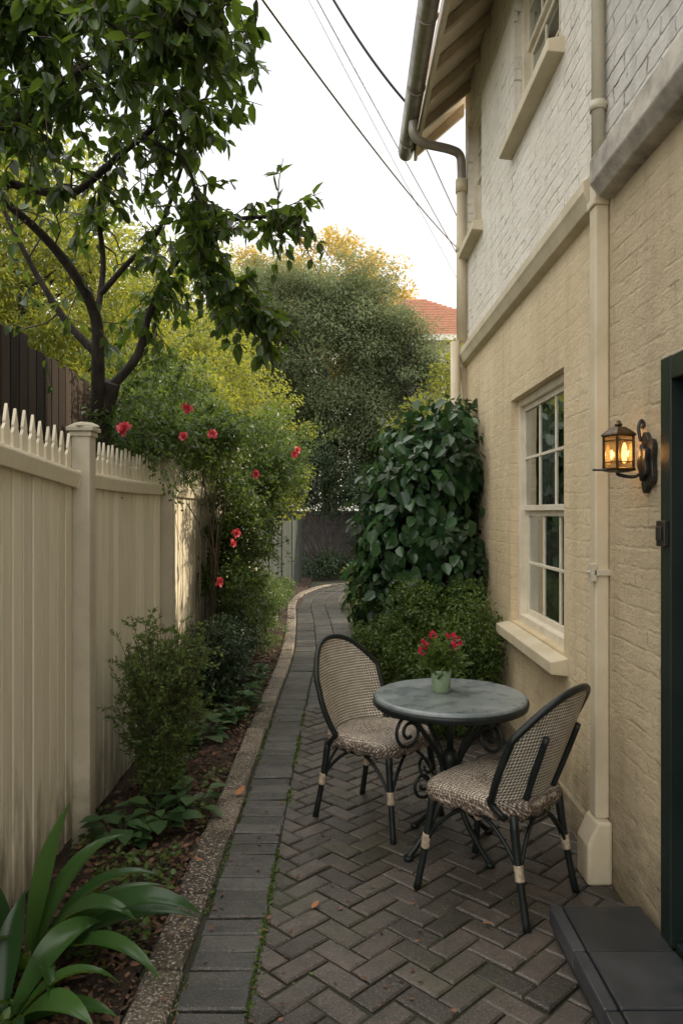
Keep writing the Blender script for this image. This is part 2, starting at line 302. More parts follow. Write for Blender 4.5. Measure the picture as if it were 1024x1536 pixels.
def brick(mb,c,ang,l,w,z=0,h=.05,sh=None,zj=.0025,e=.007):
    gp=.0042+abs(random.gauss(0,.0008)); l=l/2-gp; w=w/2-gp; ca,sa=math.cos(ang),math.sin(ang); z+=random.gauss(0,zj); tx=random.gauss(0,.013); ty=random.gauss(0,.013)
    def P(a,b,zz): return (c[0]+a*ca-b*sa,c[1]+a*sa+b*ca,z+zz+a*tx+b*ty)
    q=[(-l,-w),(l,-w),(l,w),(-l,w)]; qi=[(-l+e,-w+e),(l-e,-w+e),(l-e,w-e),(-l+e,w-e)]
    v=[P(a,b,-h) for a,b in q]+[P(a,b,-e*.8) for a,b in q]+[P(a,b,0) for a,b in qi]
    f=[(8,9,10,11)]+[(4+i,4+(i+1)%4,8+(i+1)%4,8+i) for i in range(4)]+[(i,(i+1)%4,4+(i+1)%4,4+i) for i in range(4)]
    mb.add(v,f,0,random.betavariate(1.7,1.9) if sh is None else sh)
bw=.100; hb=MB(); r45=math.radians(45)
for i in range(-90,90):
    for j in range(-90,90):
        r=(i-j)%4
        if r==0: cx,cy,an=(i+1)*bw,(j+.5)*bw,0
        elif r==3: cx,cy,an=(i+.5)*bw,(j+1)*bw,math.pi/2
        else: continue
        x=cx*math.cos(r45)-cy*math.sin(r45)+.1; y=cx*math.sin(r45)+cy*math.cos(r45)+3.8
        if -.42<x<W+.1 and .8<y<6.3: brick(hb,(x+random.gauss(0,.0015),y+random.gauss(0,.0015)),an+r45+random.gauss(0,.010),2*bw,bw)
o=hb.obj('herringbone_paving',[mBrick]); o['kind']='structure'
import bmesh
bm=bmesh.new(); bm.from_mesh(o.data)
for co,no in (((-.293,0,0),(-1,0,0)),((W-.004,0,0),(1,0,0)),((0,6.12,0),(0,1,0))):
    bmesh.ops.bisect_plane(bm,geom=bm.verts[:]+bm.edges[:]+bm.faces[:],plane_co=co,plane_no=no,clear_outer=True)
bm.to_mesh(o.data); bm.free()
pb=MB(); y=.9
while y<6.15: brick(pb,(-.416+random.gauss(0,.003),y),random.gauss(0,.01),.243,.110); y+=.1105
edge=spline([(-.538,6.2,0),(-.54,8.5,0),(-.66,11,0),(-.78,13.2,0),(-.62,15,0),(-.1,16.4,0),(1,17.2,0),(3,17.7,0),(6,18,0)],40)
def resample(pts,step):
    out=[pts[0]]; acc=0
    for a,b in zip(pts[:-1],pts[1:]):
        d=np.linalg.norm(b-a); 
        while acc+d>=step:
            t=(step-acc)/d; a=a+(b-a)*t; out.append(a); d=np.linalg.norm(b-a); acc=0
        acc+=d
    return out
E=resample(edge,.1155)
jv=[];kb=MB()
for i in range(len(E)-1):
    t=E[i+1]-E[i]; t=t/np.linalg.norm(t); nr=np.array([t[1],-t[0],0]); an=math.atan2(nr[1],nr[0])
    for k in range(3):
        c=E[i]+nr*(.123+k*.246); brick(pb,(c[0],c[1]),an+random.gauss(0,.006),.243,.115)
    jv.append((E[i]-nr*.2,E[i]+nr*.95))
o=pb.obj('brick_border_paving',[mBrickB]); o['kind']='structure'
jm=MB(); n=len(jv); jm.add([(*a[:2],-.014) for a,b in jv]+[(*b[:2],-.014) for a,b in jv],[(i,n+i,n+i+1,i+1) for i in range(n-1)]); o=jm.obj('path_joint_sand',[mJoint]); o['kind']='structure'
def kerbstone(c,t,l,w=.15):
    an=math.atan2(t[1],t[0]); brick(kb,(c[0],c[1]),an,l,w,z=.024,h=.12,zj=.005,e=.014)
y=.6
while y<6.1:
    l=random.uniform(.5,.72); kerbstone((-.617+random.gauss(0,.004),y+l/2),(random.gauss(0,.010),1),l-.004,.15+random.gauss(0,.005)); y+=l
for i in range(0,len(E)-6,4):
    t=E[i+4]-E[i]; t=t/np.linalg.norm(t); nr=np.array([t[1],-t[0],0]); c=(E[i]+E[i+4])/2-nr*.079; kerbstone(c,t,.47)
o=kb.obj('kerb_edging',[mKerb]); o['kind']='structure'
b=o.modifiers.new('b','BEVEL'); b.width=.010; b.segments=2
n=6500; pos=np.stack([rng.uniform(-1.25,-.68,n),1.6+rng.random(n)**1.6*8,rng.uniform(.0,.035,n)],1)
a=rng.uniform(0,2*math.pi,n); tip=np.stack([np.cos(a),np.sin(a),rng.normal(0,.25,n)],1)
o=leaves('bark_mulch',pos,tip,np.array([0,0,1.])+rng.normal(0,.4,(n,3)),rng.uniform(.015,.05,n),.45,rng.random(n),mChip,big=True,curl=.1,fold=.1); o['kind']='stuff'
n=650; xx=rng.choice([-.64,-.30,.2,.9],n,p=[.45,.2,.15,.2]); pos=np.stack([xx+rng.normal(0,.11,n),rng.uniform(1.9,6,n),np.full(n,.006)],1); pos[:,0]=np.clip(pos[:,0],-.69,1.12); pos[:,2]=np.where(pos[:,0]<-.54,.03,.006); a=rng.uniform(0,6.28,n)
o=leaves('leaf_litter',pos,np.stack([np.cos(a),np.sin(a),rng.normal(0,.08,n)],1),np.array([0,0,1.])+rng.normal(0,.2,(n,3)),rng.uniform(.006,.030,n),.5,rng.random(n),mChip,big=True,curl=-.2); o['kind']='stuff'
for k,(x,y) in enumerate([(-.58,4.12),(-.62,3.35),(.55,2.9),(-.12,3.0)]):
    a=1.1+k*2; o=leaves('fallen_leaf',np.array([[x,y,.036 if x<-.5 else .008]]),np.array([[math.cos(a),math.sin(a),.12]]),np.array([[0,.1,1.]]),np.array([.085 if k==0 else .045]),.6,np.array([.5]),mDead,big=True,curl=-.25)
    tag(o,'curled orange dead leaf lying on the kerb' if x<-.5 else 'small dry brown leaf lying on brick paving','fallen leaf','fallen leaves on the ground')
n=9000; cx=rng.choice([-.295]*6+[-.535]*2+[9]*8,n); cy=rng.uniform(1.8,7,n)
k9=cx>5; u_=rng.integers(-40,60,n)*bw; v_=rng.uniform(-4,5,n); sw=rng.random(n)<.5
lx_=np.where(sw,u_,v_); ly_=np.where(sw,v_,u_)
hx=lx_*math.cos(r45)-ly_*math.sin(r45)+.1; hy=lx_*math.sin(r45)+ly_*math.cos(r45)+3.8
cx=np.where(k9,hx,cx)+rng.normal(0,.006,n); cy=np.where(k9,hy,cy)+rng.normal(0,.006,n)
dens=np.sin(cy*3.1+cx*5)+np.sin(cy*7.7-cx*3)+.5*np.sin(cx*11)
m_=(dens>np.where(k9,.8,-.1))&(cx>-.55)&(cx<1.12)&(cy>1.7)&(cy<6.1); cx=cx[m_];cy=cy[m_]; n=len(cx)
d=rdir(n); d[:,2]=np.abs(d[:,2])*.5+.1
o=leaves('joint_weeds',np.stack([cx,cy,np.full(n,-.003)],1),d,rdir(n)+np.array([0,0,1.]),rng.uniform(.006,.022,n),.5,rng.random(n),lfBush,big=True); o['kind']='stuff'
n=6500; cy=1.9+rng.random(n)**1.3*9; cx=rng.uniform(-1.25,-.70,n); dn=np.sin(cy*4.3+cx*6)+np.sin(cy*2.1-cx*9); k=dn>.2; cx=cx[k];cy=cy[k];n=len(cx); d=rdir(n); d[:,2]=np.abs(d[:,2])*.5+.1
o=leaves('ground_cover',np.stack([cx,cy,rng.uniform(.01,.08,n)],1),d,np.array([0,0,1.])+rdir(n)*.5,rng.uniform(.015,.04,n),.75,rng.random(n),lfBush,big=True); o['kind']='stuff'
# ---------------------------------------------------------------- house
H=thing('painted_brick_house','two storey painted brick house, white above cream, beside the alley','house',(W,3,0)); HO=(W,3,0)
Y0,Y1,ZT=-2.5,7.0,5.5
opens=[(3.90,5.12,.86,2.36),(3.96,5.02,4.10,5.22),(6.20,6.86,4.02,5.15),(1.60,2.615,.10,2.105)]
ys=sorted({Y0,Y1,3.30}|{v for q in opens for v in q[:2]}); zs=sorted({-.1,ZT,3.05}|{v for q in opens for v in q[2:]})
w=MB()
for a,b in zip(ys[:-1],ys[1:]):
    for c,d in zip(zs[:-1],zs[1:]):
        ym,zm=(a+b)/2,(c+d)/2
        if any(q[0]<ym<q[1] and q[2]<zm<q[3] for q in opens): continue
        mi=(1 if zm>3.05 else 0)+(2 if ym<3.3 else 0)
        w.add([(W,a,c),(W,a,d),(W,b,d),(W,b,c)],[(0,1,2,3)],mi)
RD=.16
for (a,b,c,d) in opens:
    mi=1 if c>3 else 0
    w.add([(W,a,c),(W+RD,a,c),(W+RD,a,d),(W,a,d)],[(3,2,1,0)],mi); w.add([(W,b,c),(W+RD,b,c),(W+RD,b,d),(W,b,d)],[(0,1,2,3)],mi)
    w.add([(W,a,d),(W+RD,a,d),(W+RD,b,d),(W,b,d)],[(0,1,2,3)],mi); w.add([(W,a,c),(W+RD,a,c),(W+RD,b,c),(W,b,c)],[(3,2,1,0)],mi)
X1=6.5
for m_,c,d in ((0,-.1,3.05),(1,3.05,ZT)):
    w.add([(W,Y1,c),(X1,Y1,c),(X1,Y1,d),(W,Y1,d)],[(3,2,1,0)],m_); w.add([(W,Y0,c),(X1,Y0,c),(X1,Y0,d),(W,Y0,d)],[(0,1,2,3)],m_); w.add([(X1,Y0,c),(X1,Y1,c),(X1,Y1,d),(X1,Y0,d)],[(0,1,2,3)],m_)
xm=(W+X1)/2; zr=ZT+(xm-W)*.9
for yy in (Y0,Y1): w.add([(W,yy,ZT),(X1,yy,ZT),(xm,yy,zr)],[(0,1,2)],1)
w.obj('wall',[mCreamWall,mWhiteWall,mTanWall,mGreyWall],H,HO)
i_=MB(); i_.box(W+.9,W+.95,Y0+.1,Y1-.1,0,ZT); i_.box(W+.17,W+.9,Y0+.1,Y1-.1,2.6,2.7); i_.obj('interior_partition',[mDark],H,HO)
w=MB(); prof=[(W+.01,2.95),(W-.045,2.97),(W-.065,3.02),(W-.075,3.04),(W-.075,3.09),(W-.02,3.13),(W+.01,3.135)]
w.prism(prof,'y',3.36,Y1+.12); w.obj('string_course',[mTrim],H,HO,bevel=.004)
w=MB(); w.prism([(W+.01,2.94),(W-.06,2.95),(W-.10,3.0),(W-.10,3.10),(W-.03,3.17),(W+.01,3.18)],'y',Y0,3.20); w.obj('string_course',[mBand],H,HO,bevel=.006)
w=MB(); w.prism([(W+.02,2.60),(W-.03,2.66),(W-.045,2.80),(W-.09,2.94),(W+.02,2.95)],'y',Y1-.06,Y1+.12); w.obj('corbel',[mTrim],H,HO,bevel=.01)
w=MB(); w.prism([(W+.01,.0),(W-.012,.0),(W-.012,.16),(W+.01,.19)],'y',3.4,Y1); w.obj('plinth',[mTanWall],H,HO)
def window(y0,y1,z0,z1,rows,meet,label=None,sillout=.09):
    x=W+.07; f=MB(); t=.05; e=.003
    f.box(x-.02,x+.06,y0-e,y0+t,z0,z1); f.box(x-.02,x+.06,y1-t,y1+e,z0,z1); f.box(x-.021,x+.059,y0+t,y1-t,z1-t,z1+e); f.box(x-.021,x+.059,y0+t,y1-t,z0-e,z0+t)
    win=f.obj('window',[mWinPaint],H,HO,bevel=.004)
    if label: win['label']=label
    s=MB(); zm=z0+(z1-z0)*meet
    for (a,b,xo) in ((z0+t,zm,.030),(zm,z1-t,.005)):
        X=x+xo; q=.035; ya,yb=y0+t,y1-t
        s.box(X,X+.025,ya,ya+q,a,b); s.box(X,X+.025,yb-q,yb,a,b); s.box(X-.002,X+.023,ya+q,yb-q,a,a+q); s.box(X-.002,X+.023,ya+q,yb-q,b-q,b)
        for k in (1,2):
            yy=ya+q+(yb-ya-2*q)*k/3; s.box(X+.004,X+.020,yy-.009,yy+.009,a+q,b-q)
        for k in range(1,rows):
            zz=a+q+(b-a-2*q)*k/rows; s.box(X+.002,X+.019,ya+q,yb-q,zz-.009,zz+.009)
    s.obj('sash',[mWinPaint],win,HO,bevel=.002)
    gl=MB()
    for (a,b,xo) in ((z0+t,zm,.042),(zm,z1-t,.017)):
        gl.add([(x+xo,y0+t,a),(x+xo,y1-t,a),(x+xo,y1-t,b),(x+xo,y0+t,b)],[(3,2,1,0)])
    gl.obj('glass',[mGlass],win,HO)
    c=MB(); pts=[]; n=90
    for k in range(n+1):
        yy=y0+(y1-y0)*(k/n); pts.append((x+.13+.018*math.sin(k*.9)+.006*math.sin(k*2.3),yy))
    for lo,hi in ((0,int(n*.34)),(int(n*.72),n)):
        P=pts[lo:hi+1]; m_=len(P); c.add([(a,b,z0) for a,b in P]+[(a,b,z1) for a,b in P],[(i,i+1,m_+i+1,m_+i) for i in range(m_-1)])
    c.obj('curtain',[mCurtain],win,HO,smooth=True)
    sl=MB(); sl.prism([(W+.05,z0-.004),(W-sillout,z0-.03),(W-sillout,z0-.095),(W-.004,z0-.105),(W+.05,z0-.105)],'y',y0-.07,y1+.07)
    sl.obj('sill',[mTrim],win,HO,bevel=.006)
window(3.90,5.12,.86,2.36,2,.5); window(3.96,5.02,4.10,5.22,2,.5); window(6.20,6.86,4.02,5.15,2,.5)
f=MB(); f.box(W-.035,W+.10,2.56,2.640,.10,2.14); f.box(W-.035,W+.10,1.56,1.64,.10,2.14); f.box(W-.034,W+.099,1.64,2.56,2.055,2.139)
door=f.obj('door',[mDoor],H,HO,bevel=.005); door['label']='dark green painted door in a heavy frame'
f=MB(); f.box(W+.05,W+.09,1.642,2.558,.105,2.053)
for a,b in ((.25,.95),(1.1,1.95)):
    for c,d in ((1.76,2.04),(2.16,2.44)): f.box(W+.035,W+.052,c,d,a,b)
f.obj('door_leaf',[mDoor],door,HO,bevel=.008)
f=MB(); f.box(W-.055,W-.0351,2.565,2.63,1.48,1.57); f.box(W-.063,W-.055,2.578,2.617,1.50,1.55); f.obj('lock',[mBlack],door,HO,bevel=.004)
f=MB(); f.box(W-.02,W+.12,1.65,2.55,.098,.13); f.obj('threshold',[mDoor],door,HO,bevel=.004)
# roof
sl=.9; ex=.73
w=MB(); xr=xm
def rz(x): return 5.5+(x-W)*sl
w.prism([(ex,rz(ex)+.01),(xr,rz(xr)+.01),(xr,rz(xr)+.09),(ex,rz(ex)+.09)],'y',Y0-.3,7.32); w.prism([(xr+.001,rz(xr)+.01),(2*xr-ex,rz(ex)+.01),(2*xr-ex,rz(ex)+.09),(xr+.001,rz(xr)+.09)],'y',Y0-.3,7.32,1)
roof=w.obj('roof',[mSoffit,mTile],H,HO)
w=MB(); w.prism([(ex-.02,rz(ex)+.095),(xr,rz(xr)+.115),(xr,rz(xr)+.15),(ex-.02,rz(ex)+.13)],'y',Y0-.32,7.34); w.obj('roof_tiles',[mTile],roof,HO)
yy=7.22
while yy>2.6:
    w=MB(); w.prism([(ex+.01,rz(ex)-.075),(W+.02,rz(W+.02)-.10),(W+.02,rz(W+.02)+.008),(ex+.01,rz(ex)+.008)],'y',yy-.045,yy); w.obj('rafter_tail',[mRafter],roof,HO,bevel=.003); yy-=.46
w=MB(); w.box(ex-.022,ex+.008,Y0-.3,7.33,rz(ex)-.07,rz(ex)+.088); w.obj('fascia',[mTrim],roof,HO,bevel=.003)
w=MB(); R=.068; prof=[]
def gx(y): return ex-.028-R-(7.36-y)*.012
for yy in (Y0-.3,0,2,4,5.5,7.37):
    cx=gx(yy); ring=[(cx-R-.006,yy,rz(ex)+.045)]+[(cx-R*math.cos(a),yy,rz(ex)+.03-R*math.sin(a)*1.15) for a in np.linspace(0,math.pi,15)]+[(cx+R+.004,yy,rz(ex)+.05)]
    prof.append(ring)
nn=len(prof[0]); v=[p for r in prof for p in r]; w.add(v,[(i*nn+k,i*nn+k+1,(i+1)*nn+k+1,(i+1)*nn+k) for i in range(len(prof)-1) for k in range(nn-1)])
w.add(prof[-1],[tuple(range(nn))])
gut=w.obj('gutter',[mGutter],roof,HO,smooth=True); sm=gut.modifiers.new('s','SOLIDIFY'); sm.thickness=.004
for yy in (5.3,6.2,7.1):
    w=MB(); cx=gx(yy); w.tube([(cx-(R+.006)*math.cos(a),yy,rz(ex)+.03-(R+.006)*1.15*math.sin(a)) for a in np.linspace(0,math.pi,15)],.007,6); w.obj('gutter_bracket',[mPipeDark],roof,HO,smooth=True)
w=MB(); gz=rz(ex)-.05; xp=W-.055
w.tube(spline([(ex-.09,6.62,gz+.02),(ex-.09,6.63,gz-.10),(ex-.0,6.68,gz-.16),(xp-.12,6.82,gz-.15),(xp-.02,6.87,gz-.18),(xp,6.89,gz-.30),(xp,6.89,gz-.50)],6),.04,12); dp=w.obj('downpipe_elbow',[mPipeDark],H,HO,smooth=True)
w=MB(); w.tube([(xp,6.89,gz-.42),(xp,6.89,3.17)],.046,14); w.tube([(xp,6.89,gz-.52),(xp,6.89,gz-.40)],.055,14); w.tube([(xp,6.89,4.0),(xp,6.89,4.07)],.053,14)
w.tube([(xp-.055,6.89,3.17),(xp-.055,6.89,.05)],.046,14); w.obj('downpipe',[mTrim],H,HO,smooth=True)
w=MB(); w.tube([(W-.035,3.28,ZT),(W-.035,3.28,3.12)],.028,14); w.tube([(W-.035,3.28,3.40),(W-.035,3.28,3.36)],.036,14); w.box(W-.05,W+.0,3.25,3.31,3.37,3.39)
dpn=w.obj('downpipe',[mFencePost],H,HO,smooth=True)
w=MB(); w.box(W-.062,W-.001,3.235,3.315,.27,3.14); w.box(W-.072,W-.001,3.225,3.325,2.93,2.97); w.obj('boxed_pipe',[mTrim],H,HO,bevel=.008)
w=MB(); w.box(W-.07,W+.001,3.22,3.32,1.325,1.35); w.box(W-.085,W-.06,3.22,3.26,1.30,1.375); w.tube([(W-.10,3.24,1.34),(W-.06,3.24,1.34)],.007,8); w.obj('pipe_clamp',[mFencePost],H,HO,bevel=.002)
w=MB(); w.prism([(W-.11,.0),(W-.11,.17),(W-.065,.27),(W-.002,.27),(W-.002,0)],'y',3.19,3.34); w.obj('pipe_foot',[mTrim],H,HO,bevel=.012)
S=thing('door_step','low step of dark grey tiles below the green door','step',(.96,2.2,0))
w=MB(); w.box(.80,1.12,1.0,2.83,0,.085,0,.25); w.obj('step_base',[mStep],S,(.96,2.2,0),bevel=.004)
w=MB(); y=2.84
while y>1.0:
    w.box(.785,.83,y-.30,y-.008,.04,.1095,0,random.random()); w.box(.836,1.13,y-.30,y-.008,.086,.110+random.gauss(0,.0012),0,random.uniform(.1,1)); y-=.30
w.obj('step_tiles',[mStep],S,(.96,2.2,0),bevel=.006)
# lantern
LP=(1.040,2.85,1.84); LN=thing('wall_lantern','lit square black and brass wall lantern beside the door','lantern',(W,2.87,1.79)); LO=(W,2.87,1.79)
lx,ly,lz=LP
w=MB(); pts=[]
n=40
for k in range(n):
    a=2*math.pi*k/n; r=1+.13*math.cos(5*a); pts.append((2.79+.075*r*math.cos(a),1.785+.125*r*math.sin(a)))
w.prism(pts,'x',W-.026,W-.002); pts2=[(2.79+(p[0]-2.79)*.6,1.785+(p[1]-1.785)*.6) for p in pts]; w.prism(pts2,'x',W-.044,W-.025); w.obj('backplate',[mBlack],LN,LO,bevel=.004)
w=MB(); w.tube(spline([(W-.03,2.82,1.74),(W-.06,2.84,1.725),(lx,ly,1.735),(lx,ly,1.752)],8),.008,8); w.tube([(lx+.0,ly,1.745),(lx-.03,ly,1.756),(lx-.115,ly,1.756)],.005,8); w.obj('arm',[mBlack],LN,LO,smooth=True)
w=MB(); w.tube(spline([(W-.03,2.83,1.88),(W-.035,2.84,1.94),(W-.02,2.85,1.975),(W-.008,2.85,1.96),(W-.015,2.85,1.94)],8),.008,8); w.obj('scroll',[mBlack],LN,LO,smooth=True)
q4=math.pi/4+.35
w=MB(); w.lathe([(.0,1.742),(.040,1.745),(.070,1.752),(.072,1.762),(.060,1.766),(.0,1.766)],(lx,ly,0),4,a0=q4)
w.lathe([(.0,1.903),(.066,1.903),(.076,1.910),(.070,1.918),(.046,1.936),(.030,1.946),(.0,1.948)],(lx,ly,0),4,a0=q4)
w.lathe([(.0,1.945),(.014,1.950),(.018,1.958),(.010,1.966),(.008,1.974),(.0,1.978)],(lx,ly,0),12)
for k in range(4):
    a=k*math.pi/2+q4; w.tube([(lx+.062*math.cos(a),ly+.062*math.sin(a),1.762),(lx+.062*math.cos(a),ly+.062*math.sin(a),1.905)],.0065,6)
    b=a+math.pi/2; 
    for zz in (1.79,1.885): w.tube([(lx+.062*math.cos(a),ly+.062*math.sin(a),zz),(lx+.062*math.cos(b),ly+.062*math.sin(b),zz)],.003,5)
w.obj('lantern_cage',[mBrass],LN,LO)
w=MB(); w.lathe([(.057,1.766),(.057,1.903)],(lx,ly,0),4,cap=False,a0=q4); w.obj('lantern_glass',[mAmber],LN,LO)
w=MB(); w.lathe([(.0,1.785),(.009,1.79),(.012,1.82),(.010,1.855),(.004,1.875),(0,1.877)],(lx+.024,ly-.005,0),14); w.obj('bulb',[mBulb],LN,LO,smooth=True)
ld=bpy.data.lights.new('lantern_light','POINT'); ld.energy=1.3; ld.color=(1,.52,.20); ld.shadow_soft_size=.02; lo=bpy.data.objects.new('lantern_light',ld); lo.location=(lx+.03-LO[0],ly-LO[1],1.83-LO[2]); lo.parent=LN; COL.objects.link(lo)
LN.scale=(.86,.86,.86)
# ---------------------------------------------------------------- cream fence
FX=-1.30
posts=[1.88,3.64,5.40,7.16,8.92,10.68]
for i,y in enumerate(posts):
    P=thing('fence_post','square cream painted fence post with moulded cap in soil','fence post',(FX+.045,y,0),'posts of the cream fence'); po=(FX+.045,y,0)
    w=MB(); x0,x1=FX,FX+.09
    w.box(x0,x1,y-.045,y+.045,-.05,1.985); w.obj('post_shaft',[mFencePost],P,po,bevel=.006)
    w=MB(); w.box(x0-.02,x1+.02,y-.065,y+.065,1.99,2.012); w.box(x0-.008,x1+.008,y-.053,y+.053,1.965,1.989)
    w.lathe([(.083,2.0125),(.075,2.022),(.045,2.035),(0,2.04)],((x0+x1)/2,y,0),4); w.obj('post_cap',[mFencePost],P,po,bevel=.004)
for i in range(5):
    ya,yb=posts[i]+.05,posts[i+1]-.05; F=thing('picket_fence_panel','cream vertical board fence panel topped with pointed pickets','fence',(FX,(ya+yb)/2,0),'panels of the cream fence'); fo=(FX,(ya+yb)/2,0)
    def topz(y):
        t=(y-ya)/(yb-ya); return 1.735+(.125*(1-t) if i==0 else .01*(2*t-1)**2)
    w=MB(); n=18; bwid=(yb-ya)/n
    for k in range(n):
        a=ya+k*bwid; zt=topz(a+bwid/2); j=random.gauss(0,.0018)
        w.box(FX-.012+j,FX+.008+j,a+.0055,a+bwid-.0055,.03+random.uniform(0,.015),zt,0,random.uniform(.36,.60))
    w.box(FX-.022,FX-.014,ya,yb,.05,1.7,0,-.3); w.obj('fence_boards',[mFence],F,fo,bevel=.0035)
    w=MB(); n=16; yy=np.linspace(ya,yb,n)
    v=[];ff=[]
    for k,y in enumerate(yy):
        z=topz(y); v+= [(FX-.02,y,z-.01),(FX+.035,y,z-.02),(FX+.05,y,z+.045),(FX+.045,y,z+.06),(FX-.02,y,z+.07)]
    for k in range(n-1):
        for q in range(5): ff.append((k*5+q,(k+1)*5+q,(k+1)*5+(q+1)%5,k*5+(q+1)%5))
    ff+=[(4,3,2,1,0),tuple((n-1)*5+q for q in range(5))]; w.add(v,ff); w.obj('fence_rail',[mFence],F,fo,bevel=.004)
    w=MB(); y=ya+.042
    while y<yb-.02:
        z=topz(y)+.06; h=.175+random.gauss(0,.006); ln=random.gauss(0,.005)
        s=.0285
        poly=[(y-s,z-.02),(y+s,z-.02),(y+s,z+h*.42),(y+s*.62+ln,z+h*.54),(y+s*.72+ln,z+h*.60),(y+ln,z+h),(y-s*.72+ln,z+h*.60),(y-s*.62+ln,z+h*.54),(y-s,z+h*.42)]
        w.prism(poly,'x',FX+.002,FX+.015,0,random.uniform(.35,.6)); y+=.082
    w.obj('picket',[mFence],F,fo,bevel=.002)
F=thing('tall_dark_wooden_fence','tall dark weathered vertical board fence behind the picket fence','fence',(-1.95,4,0)); w=MB(); y=.5
while y<6.6:
    z=2.90-.055*y+random.gauss(0,.02); w.box(-1.96+random.gauss(0,.005),-1.935,y,y+.115,0,z,0,random.random()); y+=.125
w.obj('fence_boards',[mDarkWood],F,(-1.95,4,0),bevel=.004); w=MB(); w.box(-1.99,-1.965,.5,6.6,.5,.6); w.box(-1.99,-1.965,.5,6.6,2.2,2.3); w.obj('fence_rail',[mDarkWood],F,(-1.95,4,0))
F=thing('dark_board_fence','dark green board fence along the bend of the path','fence',(-1,14,0)); w=MB(); a=np.array([-1.32,10.9]); b=np.array([-.95,17.5]); L_=np.linalg.norm(b-a); n=int(L_/.14); t=(b-a)/L_
for k in range(n):
    p=a+t*k*.14; q=p+t*.128; z=1.42+random.gauss(0,.01)+(0.14 if k%11==0 else 0); x_=.02 if k%11==0 else 0
    w.add([(p[0],p[1],0),(q[0],q[1],0),(q[0]+.02+x_,q[1],0),(p[0]+.02+x_,p[1],0),(p[0],p[1],z),(q[0],q[1],z),(q[0]+.02+x_,q[1],z),(p[0]+.02+x_,p[1],z)],[(0,1,2,3),(4,5,6,7),(0,1,5,4),(1,2,6,5),(2,3,7,6),(3,0,4,7)],0,random.random())
w.obj('fence_boards',[mDarkGreenWood],F,(-1,14,0))
w=MB(); w.box(-4,6,20,20.25,0,1.55)
for r_ in range(6):
    for k in range(28):
        x0=-4+k*.36+(.18 if r_%2 else 0)+random.uniform(0,.02); w.box(x0,x0+.33,19.97+random.uniform(0,.015),19.999,.02+r_*.25,.25+r_*.25,0,random.random())
w.box(-4.05,6.05,19.95,20.3,1.551,1.63); o=w.obj('stone_end_wall',[mStone],bevel=.015); tag(o,'dark grey stone garden wall closing off the alley','wall')
# ---------------------------------------------------------------- distant house
D=thing('distant_house','white rendered house with hipped terracotta tile roof beyond the trees','house',(3,24,0)); do=(3,24,0)
w=MB(); w.box(.6,5.2,21.4,26.6,0,6.6); w.obj('wall',[mWhite],D,do)
w=MB(); base=[(.2,21,6.55),(5.6,21,6.55),(5.6,27,6.55),(.2,27,6.55)]; rd=[(2.0,24,8.45),(2.6,24,8.45)]
w.add(base+rd,[(0,1,5,4),(1,2,5),(2,3,4,5),(3,0,4),(3,2,1,0)])
for k in range(1,22):
    t=k/22; z=6.55+1.9*t+.012; y=21+3*t-.008; x0=.2+1.8*t; x1=5.6-3*t; w.box(x0,x1,y-.04,y,z-.012,z+.012)
rf=w.obj('roof',[mTile],D,do)
w=MB(); w.box(.15,5.65,20.93,20.99,6.42,6.58); w.obj('eave_gutter',[mWhite],D,do)
w=MB(); w.box(3.0,3.6,21.38,21.397,5.0,6.1); w.obj('window',[mDark],D,do)
# ---------------------------------------------------------------- table
T=(.52,3.58,0); TT=thing('round_bistro_table','round slate grey topped table on dark scrolled iron legs','table',T)
w=MB(); w.lathe([(0,.695),(.34,.695),(.358,.700),(.364,.710),(.360,.722),(.350,.727),(.335,.7245),(0,.7245)],(0,0,0),64); w.obj('table_top',[mTable],TT,smooth=True)
w=MB(); w.lathe([(.352,.676),(.366,.680),(.370,.700),(.3665,.712),(.3645,.700),(.362,.688),(.350,.684)],(0,0,0),64,cap=False); w.obj('table_rim',[mIron],TT,smooth=True)
def spiral(c,dirv,r0,turns,a0,sgn=1,n=26):
    out=[]
    for k in range(n+1):
        t=k/n; a=a0+sgn*2*math.pi*turns*t; r=r0*(1-.78*t); out.append((c[0]+dirv[0]*r*math.cos(a),c[1]+dirv[1]*r*math.cos(a),c[2]+r*math.sin(a)))
    return out
for k in range(4):
    a=math.radians(35+90*k); d=(math.cos(a),math.sin(a)); w=MB()
    w.tube(spline([(d[0]*.24,d[1]*.24,.69),(d[0]*.19,d[1]*.19,.60),(d[0]*.08,d[1]*.08,.46),(d[0]*.045,d[1]*.045,.34),(d[0]*.09,d[1]*.09,.18),(d[0]*.20,d[1]*.20,.06),(d[0]*.26,d[1]*.26,.012)],8),.013,8)
    w.tube([(d[0]*.26,d[1]*.26,.0),(d[0]*.26,d[1]*.26,.02)],.022,10)
    w.tube(spiral((d[0]*.255,d[1]*.255,.585),d,.085,1.6,math.pi*.5,-1),.008,7); w.tube(spiral((d[0]*.17,d[1]*.17,.33),d,.07,1.5,math.pi,1),.008,7)
    w.obj('leg',[mIron],TT,smooth=True)
w=MB(); w.lathe([(0,.28),(.03,.285),(.042,.32),(.03,.37),(.045,.41),(.03,.46),(0,.47)],(0,0,0),16); w.tube([(.0,0,.46),(0,0,.69)],.016,10)
w.tube([(.2*math.cos(q),.2*math.sin(q),.655) for q in np.linspace(0,2*math.pi,33)],.008,6,cap=False); w.obj('pedestal',[mIron],TT,smooth=True)
